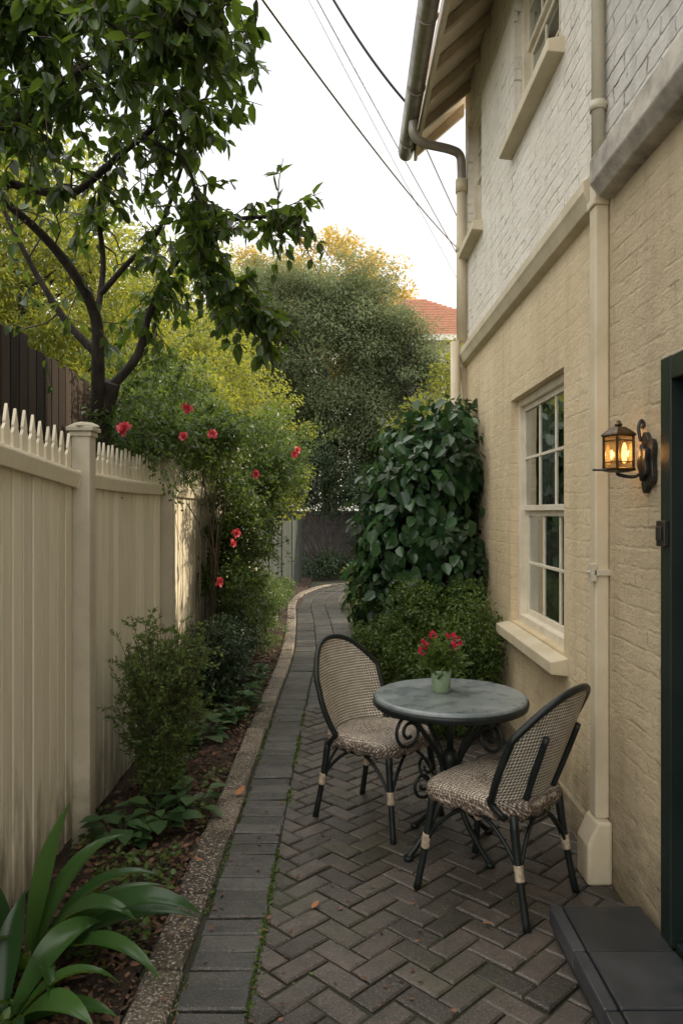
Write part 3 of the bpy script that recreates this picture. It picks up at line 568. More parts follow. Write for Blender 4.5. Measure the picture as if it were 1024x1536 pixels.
# ---------------------------------------------------------------- chairs
def uvset(o,fn):
    me=o.data; uv=me.uv_layers.new(name='UVMap')
    for l in me.loops: uv.data[l.index].uv=fn(me.vertices[l.vertex_index].co)
def make_chair(loc,ang,label,rec=.27):
    C=thing('cane_chair',label,'chair',loc,'cane bistro chairs around the table'); C.rotation_euler=(0,0,ang)
    def se(a,rx,ry,p=3.2):
        ca,sa=math.cos(a),math.sin(a); r=(abs(ca)**p+abs(sa)**p)**(-1/p); return rx*r*ca,ry*r*sa
    n=96; rings=[(.02,.468,0),(.06,.468,0),(.10,.468,0),(.14,.468,0),(.17,.467,0),(.20,.465,0),(.225,.459,0),(.240,.447,.0005),(.245,.432,.001),(.243,.416,.002),(.237,.402,.004),(.230,.392,.008),(.21,.394,0),(.1,.400,0)]
    w=MB(); v=[]
    for r,z,wob in rings:
        for k in range(n):
            a=2*math.pi*k/n; x,y=se(a,r,r*.98,2.2+1.6*min(1,r/.2))
            v.append((x+.01,y*(1+.08*x/.24),z+wob*math.sin(k*1.4+math.sin(k*.37)*2)*1.2-.014*math.exp(-((x/.13)**2+(y/.13)**2))+random.gauss(0,.0012)))
    f=[(i*n+k,i*n+(k+1)%n,(i+1)*n+(k+1)%n,(i+1)*n+k) for i in range(len(rings)-1) for k in range(n)]+[tuple(range(n)),tuple((len(rings)-1)*n+k for k in range(n))[::-1]]
    f=[q[::-1] for q in f]; w.add(v,f); seat=w.obj('seat',[mSeatW],C,smooth=True); uvset(seat,lambda c:(c.x+(.45-c.z)*.6,c.y+(.45-c.z)*.6))
    def bp(u,t):
        hw=.222+.050*math.sin(min(t,.7)/.7*math.pi/2)
        ztop=.455+.455*(1-.38*abs(u)**2.4) ; z=.455+(ztop-.455)*t
        h=z-.455; x=-.205-rec*h+.10*u*u*(1-.2*t); return (x,hw*u*(1-.03*t),z)
    w=MB(); nu,nv=22,24; v=[bp(-1+2*i/nu,j/nv) for j in range(nv+1) for i in range(nu+1)]
    w.add(v,[(j*(nu+1)+i,j*(nu+1)+i+1,(j+1)*(nu+1)+i+1,(j+1)*(nu+1)+i) for j in range(nv) for i in range(nu)])
    bk=w.obj('backrest',[mWeave],C,smooth=True); uvset(bk,lambda c:(c.y,c.z)); sm=bk.modifiers.new('s','SOLIDIFY'); sm.thickness=.008; sm.offset=0
    hoop=[bp(-1,j/10) for j in range(0,10)]+[bp(-1+2*i/18,1) for i in range(0,19)]+[bp(1,j/10) for j in range(9,-1,-1)]
    hoop=[(-.165,-.205,.40)]+hoop+[(-.165,.205,.40)]
    w=MB(); w.tube(spline(hoop,3),.0150,9); w.obj('backrest_frame',[mIron],bk,smooth=True)
    for s in (-1,1):
        w=MB(); w.tube([tuple(np.array(bp(s*.5,t))+np.array([-.014,0,0])) for t in np.linspace(-.06,.66,12)],.015,8,flat=.6); w.obj('backrest_stay',[mIron],bk,smooth=True)
    L4={'fl':((.20,.185),(.255,.225)),'fr':((.20,-.185),(.255,-.225)),'rl':((-.185,.185),(-.255,.205)),'rr':((-.185,-.185),(-.255,-.205))}
    def lp(k,z):
        a,b=L4[k]; t=1-z/.42; t2=t**1.3; return (a[0]+(b[0]-a[0])*t2,a[1]+(b[1]-a[1])*t2,z)
    for k in L4:
        w=MB(); w.tube([lp(k,z) for z in (.42,.36,.30,.22,.12,.03,0)],[.016,.018,.0165,.0155,.0145,.015,.0165],10); lg=w.obj('leg',[mIron],C,smooth=True)
        w=MB(); zz=np.linspace(.235,.175,11); w.tube([lp(k,z) for z in zz],[.0185+.0012*(i%2) for i in range(11)],10); w.obj('binding',[mBind],lg,smooth=True)
    w=MB()
    for a,b in (('fl','fr'),('fl','rl'),('fr','rr'),('rl','rr')):
        p,q=np.array(lp(a,.19)),np.array(lp(b,.19)); P=[]
        for t in np.linspace(0,1,17):
            c=p+(q-p)*t; c=c+(np.array([0,0,0])-np.array([c[0],c[1],0]))*.10*math.sin(math.pi*t); c[2]=.19+.195*math.sin(math.pi*t)**.7; P.append(tuple(c))
        w.tube(P,.0085,7)
    w.tube([(.215*math.cos(a)+.0,.2*math.sin(a),.386) for a in np.linspace(0,2*math.pi,40)],.012,7,cap=False)
    w.obj('brace',[mIron],C,smooth=True)
    return C
make_chair((.19,3.93,0),math.atan2(-.62,.78),'woven cane chair beside the table, facing the house',.25)
make_chair((.66,3.17,0),math.atan2(.68,-.73),'woven cane chair seen from behind near door step',.36)
# flower pot
PT=(.485,3.64,.7248); PO=thing('potted_geranium','red flowering plant in a small green pot on the table','potted plant',PT)
w=MB(); w.lathe([(0,0),(.038,0),(.042,.004),(.050,.098),(.053,.108),(.050,.110),(.045,.100),(0,.096)],(0,0,0),28); w.obj('pot',[mPot],PO,smooth=True)
n=420; c=rng.normal(0,1,(n,3))*np.array([.040,.040,.035])+np.array([0,0,.155]); d=unit(c-np.array([0,0,.08])); leaves('foliage',c,d+rdir(n)*.6,np.array([0,0,1.])+rdir(n)*.7,rng.uniform(.02,.042,n),.75,rng.random(n),lfBush,PO,big=True)
w=MB(); heads=[(-.085,0,.235),(-.04,.02,.275),(.05,.0,.27),(.085,.01,.24),(-.095,-.01,.20),(.06,-.03,.225)]
for h in heads: w.tube(spline([(0,0,.07),(h[0]*.4,h[1]*.4,.16),h],5),.002,5)
w.obj('stems',[mTwig],PO)
for h in heads:
    n=26; c=np.array(h)+rdir(n)*rng.uniform(.004,.018,(n,1)); d=unit(c-np.array(h)+1e-4); leaves('flower',c,d+rdir(n)*.6,d+rdir(n)*.3,rng.uniform(.010,.018,n),.9,rng.random(n),mPink,PO,big=True)
# ---------------------------------------------------------------- vegetation
def rose(parent,p,o,s=1.0,mat=mPetal):
    p=np.array(p); ax=unit(np.array([rng.normal(0,.7),-.8+rng.normal(0,.3),rng.uniform(-.2,.9)])); A=unit(np.cross(ax,[0,0,1.])); B=np.cross(A,ax)
    pos=[];tip=[];nr=[];sz=[];sh=[]
    for r,(cnt,op,le) in enumerate(((7,1.35,.042),(8,.95,.040),(6,.5,.036),(5,.2,.030))):
        for k in range(cnt):
            a=2*math.pi*k/cnt+r*.5+rng.normal(0,.25); oo=op+rng.normal(0,.18); rad=A*math.cos(a)+B*math.sin(a)
            pos.append(p+rad*.003); tip.append(rad*math.sin(oo)+ax*math.cos(oo)); nr.append(ax*math.sin(oo)-rad*math.cos(oo)); sz.append(le*s*rng.uniform(.7,1.2)); sh.append(rng.uniform(.0,1)*(1-r*.15))
    leaves('flower',np.array(pos),np.array(tip),np.array(nr),np.array(sz),.85,np.array(sh),mat,parent,o,big=True,curl=.25,fold=-.2)
def twigs(name,ells,n,base,mat,parent,o,r=.006,segs=5):
    w=MB()
    for _ in range(n):
        c,rr=ells[rng.integers(len(ells))]; e=np.array(c)+rdir(1)[0]*np.array(rr)*rng.uniform(.5,.95); b=np.array(base)+rng.normal(0,.05,3)*np.array([1,1,0]); mid=(b+e)/2+rng.normal(0,.07,3)*np.linalg.norm(e-b); P=spline([b,mid,e],4); w.tube(P,list(np.linspace(r,r*.35,len(P))),segs)
    return w.obj(name,[mat],parent,o)
O=(-1.62,4.6,0); TR=thing('overhanging_tree','dark forked tree leaning over the picket fence with broad leaves','tree',O)
tr=MB()
tr.tube(spline([(-1.62,4.6,-.1),(-1.58,4.58,1.0),(-1.50,4.55,1.7),(-1.45,4.5,2.12),(-1.36,4.42,2.37)],6),list(np.linspace(.095,.055,25)),12)
BR={'A':([(-1.47,4.5,2.1),(-1.40,4.3,2.45),(-1.38,4.2,2.69),(-1.42,4.0,2.86),(-1.53,3.8,3.02),(-1.68,3.6,3.14),(-1.9,3.4,3.3)],.042),
'B':([(-1.38,4.2,2.66),(-1.37,4.3,3.02),(-1.36,4.2,3.36),(-1.17,4.0,3.64),(-1.06,3.8,4.05)],.020),
'C':([(-1.38,4.42,2.32),(-1.23,4.5,2.54),(-1.15,4.5,2.81),(-.99,4.4,3.05),(-.68,4.2,3.22),(-.30,4.0,3.19)],.030),
'D':([(-1.75,3.55,3.22),(-1.5,3.6,3.16),(-1.29,3.6,3.14),(-1.07,3.6,3.32),(-.82,3.5,3.46),(-.64,3.4,3.63),(-.50,3.4,3.75)],.024),
'E':([(-1.9,3.4,3.3),(-1.7,3.3,3.26),(-1.46,3.2,3.24),(-1.2,3.1,3.36),(-.92,3.0,3.45),(-.47,2.9,3.58)],.022),
'F':([(-.95,3.55,3.39),(-.72,3.5,3.22),(-.66,3.5,2.90),(-.58,3.5,2.68),(-.44,3.5,2.52)],.010),
'G':([(-1.40,4.3,2.5),(-1.62,4.3,2.75),(-1.85,4.2,3.2),(-2.0,4.0,3.7)],.026),
'H':([(-1.36,4.25,2.85),(-1.2,4.2,3.0),(-1.0,4.1,3.15),(-.8,3.9,3.5),(-.6,3.8,3.95)],.018)}
lp_=[];lt_=[];lsz=[]
for k,(pts,r) in BR.items():
    P=spline(pts,6); tr.tube(P,list(np.linspace(r,r*.3,len(P))),8)
trunk=tr.obj('trunk',[mBark],TR,O,smooth=True)
tw=MB()
def spray(center,spread,ntwig,nl,ls=.082,droop=.45):
    center=np.array(center)
    for _ in range(ntwig):
        e=center+rdir(1)[0]*np.array(spread)*rng.uniform(.2,1); d=unit(rdir(1)[0]+np.array([.25,0,-droop])); ln=rng.uniform(.12,.3)
        a=e; b=e+d*ln*.5+rdir(1)[0]*.02; c=b+d*ln*.5+np.array([0,0,-.03]); P=spline([a,b,c],3); tw.tube(P,list(np.linspace(.004,.0015,len(P))),4)
        if rng.random()<.35: tw.tube([center,(center+a)/2+rdir(1)[0]*.03,a],[.006,.005,.004],4)
        for q in range(nl):
            t=rng.random(); p=P[int(t*(len(P)-1))]; lp_.append(p); lt_.append(d*.5+rdir(1)[0]*.8+np.array([0,0,-droop])); lsz.append(ls*rng.uniform(.5,1.25))
for k,sp,nt_,nl in (('E',(.26,.28,.20),8,9),('D',(.2,.22,.16),5,8),('B',(.2,.28,.25),4,7),('C',(.12,.2,.10),5,8),('F',(.09,.08,.10),6,9),('G',(.25,.25,.25),3,5),('A',(.2,.2,.15),1,4),('H',(.15,.22,.2),3,6)):
    P=spline(BR[k][0],3); st=len(P)//3
    for p in P[st:]:
        spray(p,sp,nt_,nl)
for c,sp,nt_,nl in (((-1.25,3.1,3.70),(.30,.3,.20),60,10),((-.8,3.0,3.72),(.30,.3,.17),56,10),((-1.6,3.3,3.78),(.3,.3,.28),64,10),((-.52,2.95,3.62),(.13,.2,.18),20,9),((-.35,4.0,3.2),(.17,.1,.07),11,8),((-1.1,3.6,4.0),(.35,.3,.25),40,8),((-.42,3.5,2.53),(.12,.1,.07),10,8),((-.62,3.5,3.0),(.08,.12,.2),8,8),((-.75,3.6,3.5),(.14,.12,.12),14,8),((-1.5,3.7,3.45),(.2,.25,.15),18,8),((-.22,3.9,3.12),(.1,.1,.05),4,6)):
    spray(c,sp,nt_,nl)
tw.obj('twigs',[mTwig],trunk,O)
lp_=np.array(lp_);lt_=np.array(lt_);n=len(lp_)
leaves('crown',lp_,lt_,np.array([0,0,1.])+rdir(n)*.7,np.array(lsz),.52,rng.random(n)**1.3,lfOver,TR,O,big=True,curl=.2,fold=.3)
print('overhang leaves',n)
def tree(name,label,base,ells,nclump,cr,nleaf,size,asp,mat,tr_r=.12,shell=.5,nbr=22,zmin=-9,droop=.3):
    T_=thing(name,label,'tree',base); w=MB(); top=np.array(ells[0][0]); b=np.array(base,float)
    P=spline([b-[0,0,.2],b*.6+top*.4*np.array([1,1,1]),top],6); w.tube(P,list(np.linspace(tr_r,tr_r*.4,len(P))),9)
    for _ in range(nbr):
        c,rr=ells[rng.integers(len(ells))]; e=np.array(c)+rdir(1)[0]*np.array(rr)*.65; s=P[rng.integers(len(P)//3,len(P))]; m_=(s+e)/2+rng.normal(0,.06,3)*np.linalg.norm(e-s); Q=spline([s,m_,e],4); w.tube(Q,list(np.linspace(tr_r*.3,tr_r*.06,len(Q))),6)
    w.obj('trunk',[mBark],T_,base,smooth=True); crown('crown',ells,nclump,cr,nleaf,size,asp,mat,T_,base,shell,zmin=zmin,droop=droop); return T_
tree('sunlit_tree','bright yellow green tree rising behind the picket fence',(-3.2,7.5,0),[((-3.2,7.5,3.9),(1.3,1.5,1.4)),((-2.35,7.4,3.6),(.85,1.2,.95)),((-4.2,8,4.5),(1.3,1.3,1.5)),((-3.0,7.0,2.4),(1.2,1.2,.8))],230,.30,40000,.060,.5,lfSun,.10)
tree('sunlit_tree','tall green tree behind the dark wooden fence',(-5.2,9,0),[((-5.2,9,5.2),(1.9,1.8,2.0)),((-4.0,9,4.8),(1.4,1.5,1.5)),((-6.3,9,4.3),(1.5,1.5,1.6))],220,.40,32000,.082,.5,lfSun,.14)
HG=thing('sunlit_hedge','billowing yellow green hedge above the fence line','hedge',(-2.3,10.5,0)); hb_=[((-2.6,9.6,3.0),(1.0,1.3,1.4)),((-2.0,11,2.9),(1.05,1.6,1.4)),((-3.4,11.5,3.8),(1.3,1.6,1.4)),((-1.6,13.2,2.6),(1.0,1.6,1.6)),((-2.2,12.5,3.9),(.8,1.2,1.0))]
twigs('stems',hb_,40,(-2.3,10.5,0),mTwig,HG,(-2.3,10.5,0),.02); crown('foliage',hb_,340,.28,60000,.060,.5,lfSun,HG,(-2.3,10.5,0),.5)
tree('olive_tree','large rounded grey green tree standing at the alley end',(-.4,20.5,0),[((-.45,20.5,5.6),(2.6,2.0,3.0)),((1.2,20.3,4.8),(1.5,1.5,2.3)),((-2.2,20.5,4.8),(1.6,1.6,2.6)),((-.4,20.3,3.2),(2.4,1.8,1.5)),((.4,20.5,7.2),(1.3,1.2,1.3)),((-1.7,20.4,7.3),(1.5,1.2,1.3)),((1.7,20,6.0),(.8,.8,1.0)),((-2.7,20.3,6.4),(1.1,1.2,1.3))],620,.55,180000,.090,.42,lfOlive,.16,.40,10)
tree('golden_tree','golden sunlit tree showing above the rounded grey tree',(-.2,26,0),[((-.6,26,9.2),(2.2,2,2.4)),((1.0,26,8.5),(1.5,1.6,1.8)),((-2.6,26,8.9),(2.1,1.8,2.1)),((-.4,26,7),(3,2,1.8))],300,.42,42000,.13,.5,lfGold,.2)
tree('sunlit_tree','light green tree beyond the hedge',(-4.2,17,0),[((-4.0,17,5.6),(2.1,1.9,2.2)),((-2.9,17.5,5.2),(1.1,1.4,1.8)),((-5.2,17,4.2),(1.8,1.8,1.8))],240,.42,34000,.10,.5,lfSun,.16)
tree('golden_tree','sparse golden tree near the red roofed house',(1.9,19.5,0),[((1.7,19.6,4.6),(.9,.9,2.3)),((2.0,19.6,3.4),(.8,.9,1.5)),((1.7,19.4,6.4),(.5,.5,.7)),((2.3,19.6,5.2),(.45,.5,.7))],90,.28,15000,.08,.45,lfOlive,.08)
HG=thing('dark_hedge','dark hedge mass closing the end of the alley','hedge',(-.3,18.8,0)); e_=[((-1.6,17.6,2.1),(.6,.9,.8)),((-.4,18.6,2.3),(1.3,.5,.8)),((1.2,18.8,1.6),(1.2,.6,1.4)),((2.2,18.8,1.9),(1.2,.6,1.7)),((-.3,18.3,.25),(.9,.4,.35))]
twigs('stems',e_,30,(-.3,18.8,0),mTwig,HG,(-.3,18.8,0),.02); crown('foliage',e_,260,.25,34000,.07,.5,lfDark,HG,(-.3,18.8,0),.5,zmin=0)
HG=thing('light_green_shrub','light green shrub behind the climber at the house corner','shrub',(1.5,9.3,0)); e_=[((1.45,9.3,2.75),(.75,.8,.95)),((1.2,9.0,1.8),(.7,.8,1.0)),((2.4,9.3,2.6),(.8,.8,1.0)),((.85,8.6,2.3),(.4,.5,.6))]
twigs('stems',e_,24,(1.5,9.3,0),mTwig,HG,(1.5,9.3,0),.015); crown('foliage',e_,190,.2,26000,.05,.5,lfSun,HG,(1.5,9.3,0),.5)
e_=[((x,36+rng.uniform(-3,3),rng.uniform(1.5,3.5)),(3,2.5,rng.uniform(2.5,4))) for x in np.arange(-26,27,4.0)]
o=crown('distant_tree_belt',e_,420,.9,30000,.28,.5,lfOlive,None,(0,0,0),.6,zmin=-.05); o['kind']='stuff'
# climbing rose
RO=(-1.15,6.8,0); RS=thing('climbing_rose','climbing rose with red blooms spilling over the cream fence','climbing rose',RO)
re=[((-1.36,4.75,2.12),(.22,.45,.16)),((-1.30,5.3,2.20),(.34,.6,.26)),((-1.18,6.3,2.10),(.44,.8,.45)),((-.95,7.6,2.08),(.52,.9,.60)),((-1.02,6.9,1.6),(.24,.5,.5)),((-1.75,6.6,2.5),(.6,1.2,.55)),((-.95,9.2,2.1),(.48,.9,.65)),((-1.05,6.9,1.0),(.2,.5,.5)),((-.95,7.6,1.4),(.24,.8,.45)),((-.66,7.9,2.0),(.34,.6,.45)),((-1.0,5.9,2.18),(.25,.5,.22))]
w=MB()
for _ in range(30):
    c,rr=re[rng.integers(2,len(re))]; b=np.array([-1.18,6.75+rng.normal(0,.2),.0]); e=np.array(c)+rdir(1)[0]*np.array(rr)*.8; m_=np.array([-1.14+rng.normal(0,.05),(b[1]*2+e[1])/3,rng.uniform(.9,1.6)]); P=spline([b,m_,e],6); w.tube(P,list(np.linspace(.008,.003,len(P))),6)
aw=[]
for _ in range(170):
    c,rr=re[rng.integers(11)]; s=np.array(c)+rdir(1)[0]*np.array(rr)*.7; e=s+np.array([rng.uniform(.05,.42),rng.uniform(-.5,.1),rng.uniform(-.45,.45)]); P=spline([s,(s+e)/2+np.array([0,0,.10]),e],5); w.tube(P,list(np.linspace(.003,.0012,len(P))),4); aw+= [p for p in P for _ in range(8)]
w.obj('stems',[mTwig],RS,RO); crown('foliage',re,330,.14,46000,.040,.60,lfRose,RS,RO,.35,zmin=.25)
aw=np.array(aw)+rng.normal(0,.02,(len(aw),3)); n=len(aw); leaves('spray_leaves',aw,rdir(n)+np.array([0,0,-.3]),rdir(n)+np.array([0,0,1.]),rng.uniform(.022,.045,n),.6,rng.random(n),lfRose,RS,RO)
for p in [(-.98,4.75,2.26),(-1.0,4.75,2.08),(-.86,5.0,2.12),(-1.22,4.2,2.07),(-.40,6.8,2.17),(-.43,6.82,2.13),(-.87,6.2,1.43),(-.90,6.2,1.34),(-1.02,6.25,1.02),(-.68,5.9,1.90)]: rose(RS,p,RO,.95*rng.uniform(.8,1.15))
# climber at corner
IO=(.9,6.6,0); IV=thing('broad_leaf_climber','dense dark climber with broad glossy leaves at the house corner','climbing plant',IO)
ie=[((.74,6.5,1.85),(.46,.55,.55)),((.58,6.5,1.35),(.40,.55,.5)),((.88,6.4,1.2),(.32,.55,.5)),((.94,6.5,2.12),(.28,.5,.40)),((.50,6.7,.9),(.36,.6,.5)),((.36,6.6,1.5),(.15,.3,.25))]
twigs('stems',ie,50,(.9,6.8,0),mTwig,IV,IO,.012)
crown('foliage_inner',ie,150,.18,7000,.08,.7,lfDark,IV,IO,.2,big=True)
pos=[];nrm=[]
for c,r in ie:
    n=int(980*(r[0]*r[2])/.27)+40; d=rdir(n); lump=1+.12*np.sin(d[:,0]*7+d[:,2]*9+c[0]*9)+.09*np.sin(d[:,1]*13+d[:,2]*11); pos.append(np.array(c)+d*np.array(r)*(rng.uniform(.84,1.16,n)*lump)[:,None]); nrm.append(d)
pos=np.concatenate(pos);nrm=np.concatenate(nrm); k=pos[:,0]<W-.02; pos=pos[k];nrm=nrm[k];n=len(pos)
tip=unit(np.array([0,0,-1.])+rdir(n)*.7+nrm*.4); leaves('foliage',pos,tip,nrm+rdir(n)*.45+np.array([0,0,.45]),rng.uniform(.07,.15,n),.70,rng.random(n)**1.2,lfIvy,IV,IO,big=True,curl=.22,fold=.2)
BU=(.8,5.6,0); B_=thing('rounded_box_bush','dense rounded green bush below the climber beside the wall','bush',BU)
be=[((.90,5.45,.66),(.25,.4,.42)),((.64,5.7,.64),(.36,.4,.42)),((.46,6.1,.55),(.28,.5,.45)),((.76,5.35,.35),(.34,.35,.35))]
twigs('stems',be,60,(.7,5.6,0),mTwig,B_,BU,.008); crown('foliage',be,300,.10,32000,.028,.6,lfBush,B_,BU,.6,zmin=.02)
for c,r in (((.42,7.2,.42),(.24,.5,.38)),((.55,8.4,.5),(.30,.7,.45)),((.42,10.2,.35),(.3,.9,.35)),((.42,12.5,.4),(.4,1.2,.4))):
    p=(c[0],c[1],0); q=thing('low_shrub','low dark green shrub edging the brick path','shrub',p,'low shrubs edging the path'); twigs('stems',[(c,r)],18,p,mTwig,q,p,.006); crown('foliage',[(c,r)],60,.12,6000,.042,.55,lfRose,q,p,.5,zmin=.0)
for c,r in (((-1.02,6.9,.45),(.22,.5,.42)),((-.98,8.2,.5),(.24,.7,.45)),((-1.04,9.8,.40),(.2,.8,.38)),((-1.1,11.6,.25),(.2,.9,.25)),((-1.1,13.5,.22),(.18,.8,.22)),((-1.02,6.2,.38),(.18,.35,.36))):
    p=(c[0],c[1],0); q=thing('low_shrub','low dark green shrub in the bed beside the fence','shrub',p,'low shrubs edging the path'); twigs('stems',[(c,r)],22,p,mTwig,q,p,.006); crown('foliage',[(c,r)],70,.12,8000,.032,.5,lfDark if c[1]<8 else lfRose,q,p,.4,zmin=.0)
def wispy(base,h,rad,nst,label):
    q=thing('wispy_shrub',label,'shrub',base); w=MB(); pos=[];dr=[]
    for _ in range(nst):
        a=rng.uniform(0,2*math.pi); rr=rad*rng.random()**.6; e=np.array(base)+np.array([math.cos(a)*rr,math.sin(a)*rr,h*rng.uniform(.45,1)]); b=np.array(base)+rng.normal(0,.035,3)*np.array([1,1,0]); m_=b*.5+e*.5+np.array([-math.cos(a)*rr*.25,-math.sin(a)*rr*.25,0])
        P=spline([b,m_,e],8); w.tube(P,list(np.linspace(.0045,.0012,len(P))),4)
        for s in range(11):
            i=rng.integers(3,len(P)); d=unit(rdir(1)[0]+np.array([0,0,.6])); ln=rng.uniform(.05,.13); w.tube([P[i],P[i]+d*ln],[.0015,.0008],3)
            m=16; t=rng.random(m)[:,None]; pos.append(P[i]+d*ln*t+rng.normal(0,.006,(m,3))); dr.append(d+rdir(m)*.9)
    pos=np.concatenate(pos);dr=np.concatenate(dr);n=len(pos); k=pos[:,2]>.02; pos=pos[k];dr=dr[k];n=len(pos)
    w.obj('stems',[mTwig],q,base); leaves('foliage',pos,dr,rdir(n),rng.uniform(.016,.032,n),.48,rng.random(n),lfShrub,q,base)
wispy((-.97,4.0,0),1.02,.27,135,'wispy olive shrub with fine leaves in the mulch bed'); wispy((-1.08,4.35,0),.8,.2,40,'small wispy olive shrub against the cream fence')
def rosette(name,label,cat,base,n,lmin,lmax,asp,mat,tilt=.5,group=None):
    base=np.array(base); q=thing(name,label,cat,tuple(base),group); a=rng.uniform(0,2*math.pi,n); el=rng.uniform(.05,tilt,n)
    tip=np.stack([np.cos(a)*np.cos(el),np.sin(a)*np.cos(el),np.sin(el)],1); pos=base+np.stack([np.cos(a),np.sin(a),np.zeros(n)],1)*rng.uniform(.02,.11,(n,1))+np.stack([np.zeros(n)]*2+[rng.uniform(.04,.15,n)],1)
    nr=np.array([0,0,1.])+rng.normal(0,.15,(n,3)); leaves('leaves',pos,tip,nr,rng.uniform(lmin,lmax,n),asp,rng.random(n),mat,q,tuple(base),big=True,curl=.3,fold=.15)
    w=MB()
    for p in pos: w.tube([tuple(base),tuple(p)],.003,4)
    w.obj('stems',[mTwig],q,tuple(base))
for p in [(-.92,3.75,0),(-.80,3.95,0),(-1.05,3.6,0),(-.86,6.3,0),(-.98,6.0,0),(-.84,6.9,0),(-.88,5.6,0),(-.95,5.2,0),(-.82,5.95,0),(-1.08,4.9,0)]: rosette('hosta_plant','low hosta with broad soft green leaves in mulch','hosta',p,24,.07,.13,.72,lfHosta,.5,'hostas in the mulch bed')
def strap(base,specs,label):
    base=np.array(base,float); q=thing('strap_leaf_plant',label,'plant',tuple(base)); w=MB()
    for (az,ln,el,dr,wd) in specs:
        a=math.radians(az); d=np.array([math.cos(a),math.sin(a),0]); p=base+d*.03; e=math.radians(el); n=16; pts=[]; sd=np.array([-math.sin(a),math.cos(a),0]); tw_=rng.normal(0,.25)
        for k in range(n+1):
            t=k/n; pts.append(p.copy()); ang=e-dr*t*t*1.3; p=p+(d*math.cos(ang)+np.array([0,0,math.sin(ang)])+sd*tw_*t*.5)*ln/n
        v=[];sh=rng.uniform(.05,.95)
        for k,c in enumerate(pts):
            t=k/n; wv=wd*1.5*(.30+.70*math.sin(min(t*1.5,1)*math.pi/2))*(1-max(0,(t-.40)/.60)**1.8)+.001; s2=sd*math.cos(tw_*t*2)+np.array([0,0,1.])*math.sin(tw_*t*2); tw=s2*wv/2
            up=np.array([-d[0]*.2,-d[1]*.2,1])*wv*.20
            v+=[tuple(c-tw+up),tuple(c-tw*.5+up*.3),tuple(c),tuple(c+tw*.5+up*.3),tuple(c+tw+up)]
        w.add(v,[(k*5+j,k*5+j+1,(k+1)*5+j+1,(k+1)*5+j) for k in range(n) for j in range(4)],0,sh)
    w.obj('leaves',[lfStrap],q,tuple(base),smooth=True)
strap((-1.12,2.62,.0),[(24,.60,56,1.5,.072),(-5,.70,44,1.20,.075),(-25,.64,36,1.1,.07),(48,.55,66,1.1,.07),(70,.55,78,.4,.065),(8,.62,30,.8,.07),(-50,.5,40,1.2,.07),(160,.5,70,1,.07),(-90,.5,60,1.3,.07),(-12,.52,60,1.5,.07),(35,.55,35,.9,.065)],'broad strap leaved plant arching over the mulch bed')
strap((-1.06,2.30,.0),[(10,.42,50,1.5,.07),(-25,.4,45,1.2,.07),(45,.42,55,1.2,.07),(100,.40,70,.8,.065),(-60,.4,40,1,.07),(170,.4,60,1,.07),(0,.36,25,.8,.065)],'broad strap leaved plant close to the fence foot')
# wires
def wire(name,a,b,sag,r,label):
    a=np.array(a);b=np.array(b); w=MB(); P=[a+(b-a)*t-np.array([0,0,sag*4*t*(1-t)]) for t in np.linspace(0,1,60)]; w.tube(P,r,6); o=w.obj(name,[mBlack],smooth=True); tag(o,label,'wire','overhead wires')
wire('overhead_wire',(-2.2,1.6,5.6),(3.6,20,8.2),.35,.013,'thick black overhead cable crossing above the alley')
wire('overhead_wire',(-1.82,5,8.12),(2.95,14,5.06),.08,.007,'thin overhead wire crossing above the alley')
wire('overhead_wire',(-1.9,5,8.3),(3.1,14.5,4.6),.12,.004,'very thin overhead wire crossing above the alley')
wire('overhead_wire',(-1.3,6.2,8.6),(ex-.06,6.62,gz+.06),.42,.012,'black service cable sagging to the gutter')
wire('overhead_wire',(ex-.02,6.66,gz-.12),(2.4,11.5,4.9),.05,.006,'thin cable running on from the gutter')
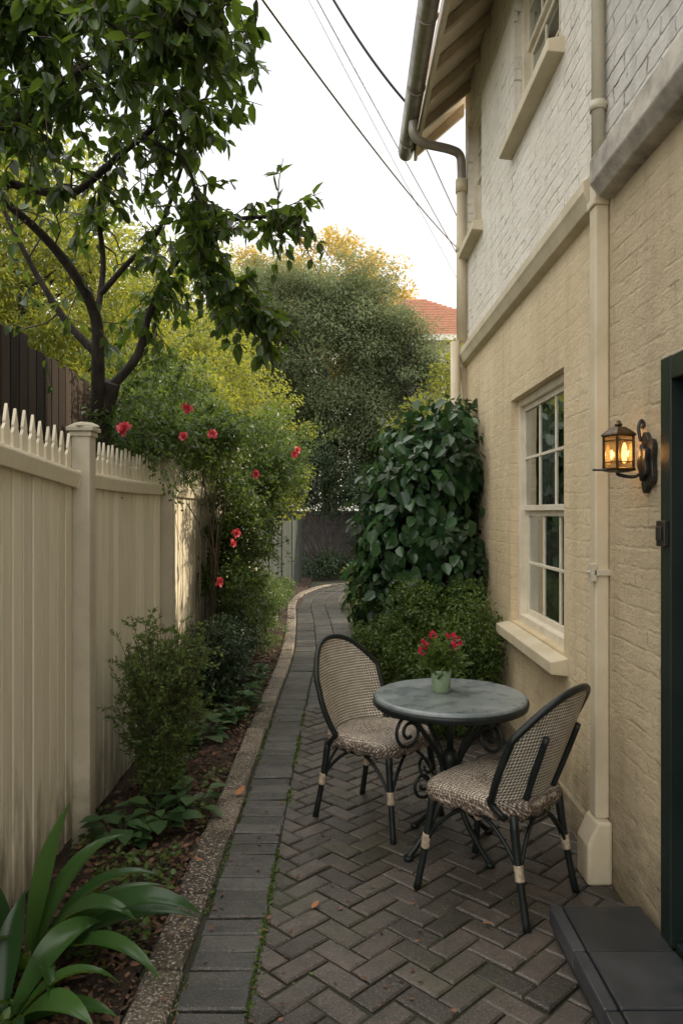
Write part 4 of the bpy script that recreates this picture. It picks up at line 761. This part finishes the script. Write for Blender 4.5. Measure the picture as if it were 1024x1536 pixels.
# ---------------------------------------------------------------- light
EL,AZ=math.radians(28),math.radians(56)
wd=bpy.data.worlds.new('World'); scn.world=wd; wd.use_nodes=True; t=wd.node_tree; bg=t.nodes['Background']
sk=t.nodes.new('ShaderNodeTexSky'); sk.sky_type='NISHITA'; sk.sun_disc=False; sk.sun_elevation=EL; sk.sun_rotation=AZ; sk.dust_density=2.5; sk.air_density=1.0; sk.ozone_density=1.0
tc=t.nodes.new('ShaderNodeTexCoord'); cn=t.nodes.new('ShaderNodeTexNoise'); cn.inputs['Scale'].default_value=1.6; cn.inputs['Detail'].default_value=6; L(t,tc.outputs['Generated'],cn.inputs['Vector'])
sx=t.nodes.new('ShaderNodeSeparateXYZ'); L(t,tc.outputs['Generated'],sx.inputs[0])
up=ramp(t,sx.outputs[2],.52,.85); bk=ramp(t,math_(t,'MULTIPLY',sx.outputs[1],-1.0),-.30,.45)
fill_wt=math_(t,'MAXIMUM',up,math_(t,'MULTIPLY',bk,.5))  # added fill light: sky made brighter overhead and behind the camera
cf=math_(t,'MULTIPLY',ramp(t,cn.outputs[0],.3,.7),.35); cf=math_(t,'ADD',cf,math_(t,'ADD',.5,math_(t,'MULTIPLY',fill_wt,.15)))
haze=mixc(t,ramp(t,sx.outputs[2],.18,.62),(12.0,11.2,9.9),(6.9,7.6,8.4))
sky_fill=mixc(t,fill_wt,haze,(29,27.6,25.2))
L(t,mixc(t,cf,sk.outputs[0],sky_fill),bg.inputs[0]); bg.inputs[1].default_value=.147
sd=bpy.data.lights.new('sun','SUN'); sd.energy=5.0; sd.angle=math.radians(.6); sd.color=(1,.84,.62); so=bpy.data.objects.new('sun',sd); COL.objects.link(so)
dv=Vector((math.sin(AZ)*math.cos(EL),math.cos(AZ)*math.cos(EL),math.sin(EL))); so.rotation_euler=dv.to_track_quat('Z','Y').to_euler()
# ---------------------------------------------------------------- camera
cd=bpy.data.cameras.new('camera'); cd.sensor_fit='VERTICAL'; cd.sensor_height=36; cd.lens=26.25; cd.clip_end=600; cd.clip_start=.05
co=bpy.data.objects.new('camera',cd); co.location=(0,0,1.6); co.rotation_euler=(math.radians(90),0,0); COL.objects.link(co); scn.camera=co
scn.view_settings.view_transform='Standard'; scn.view_settings.look='None'; scn.view_settings.exposure=0
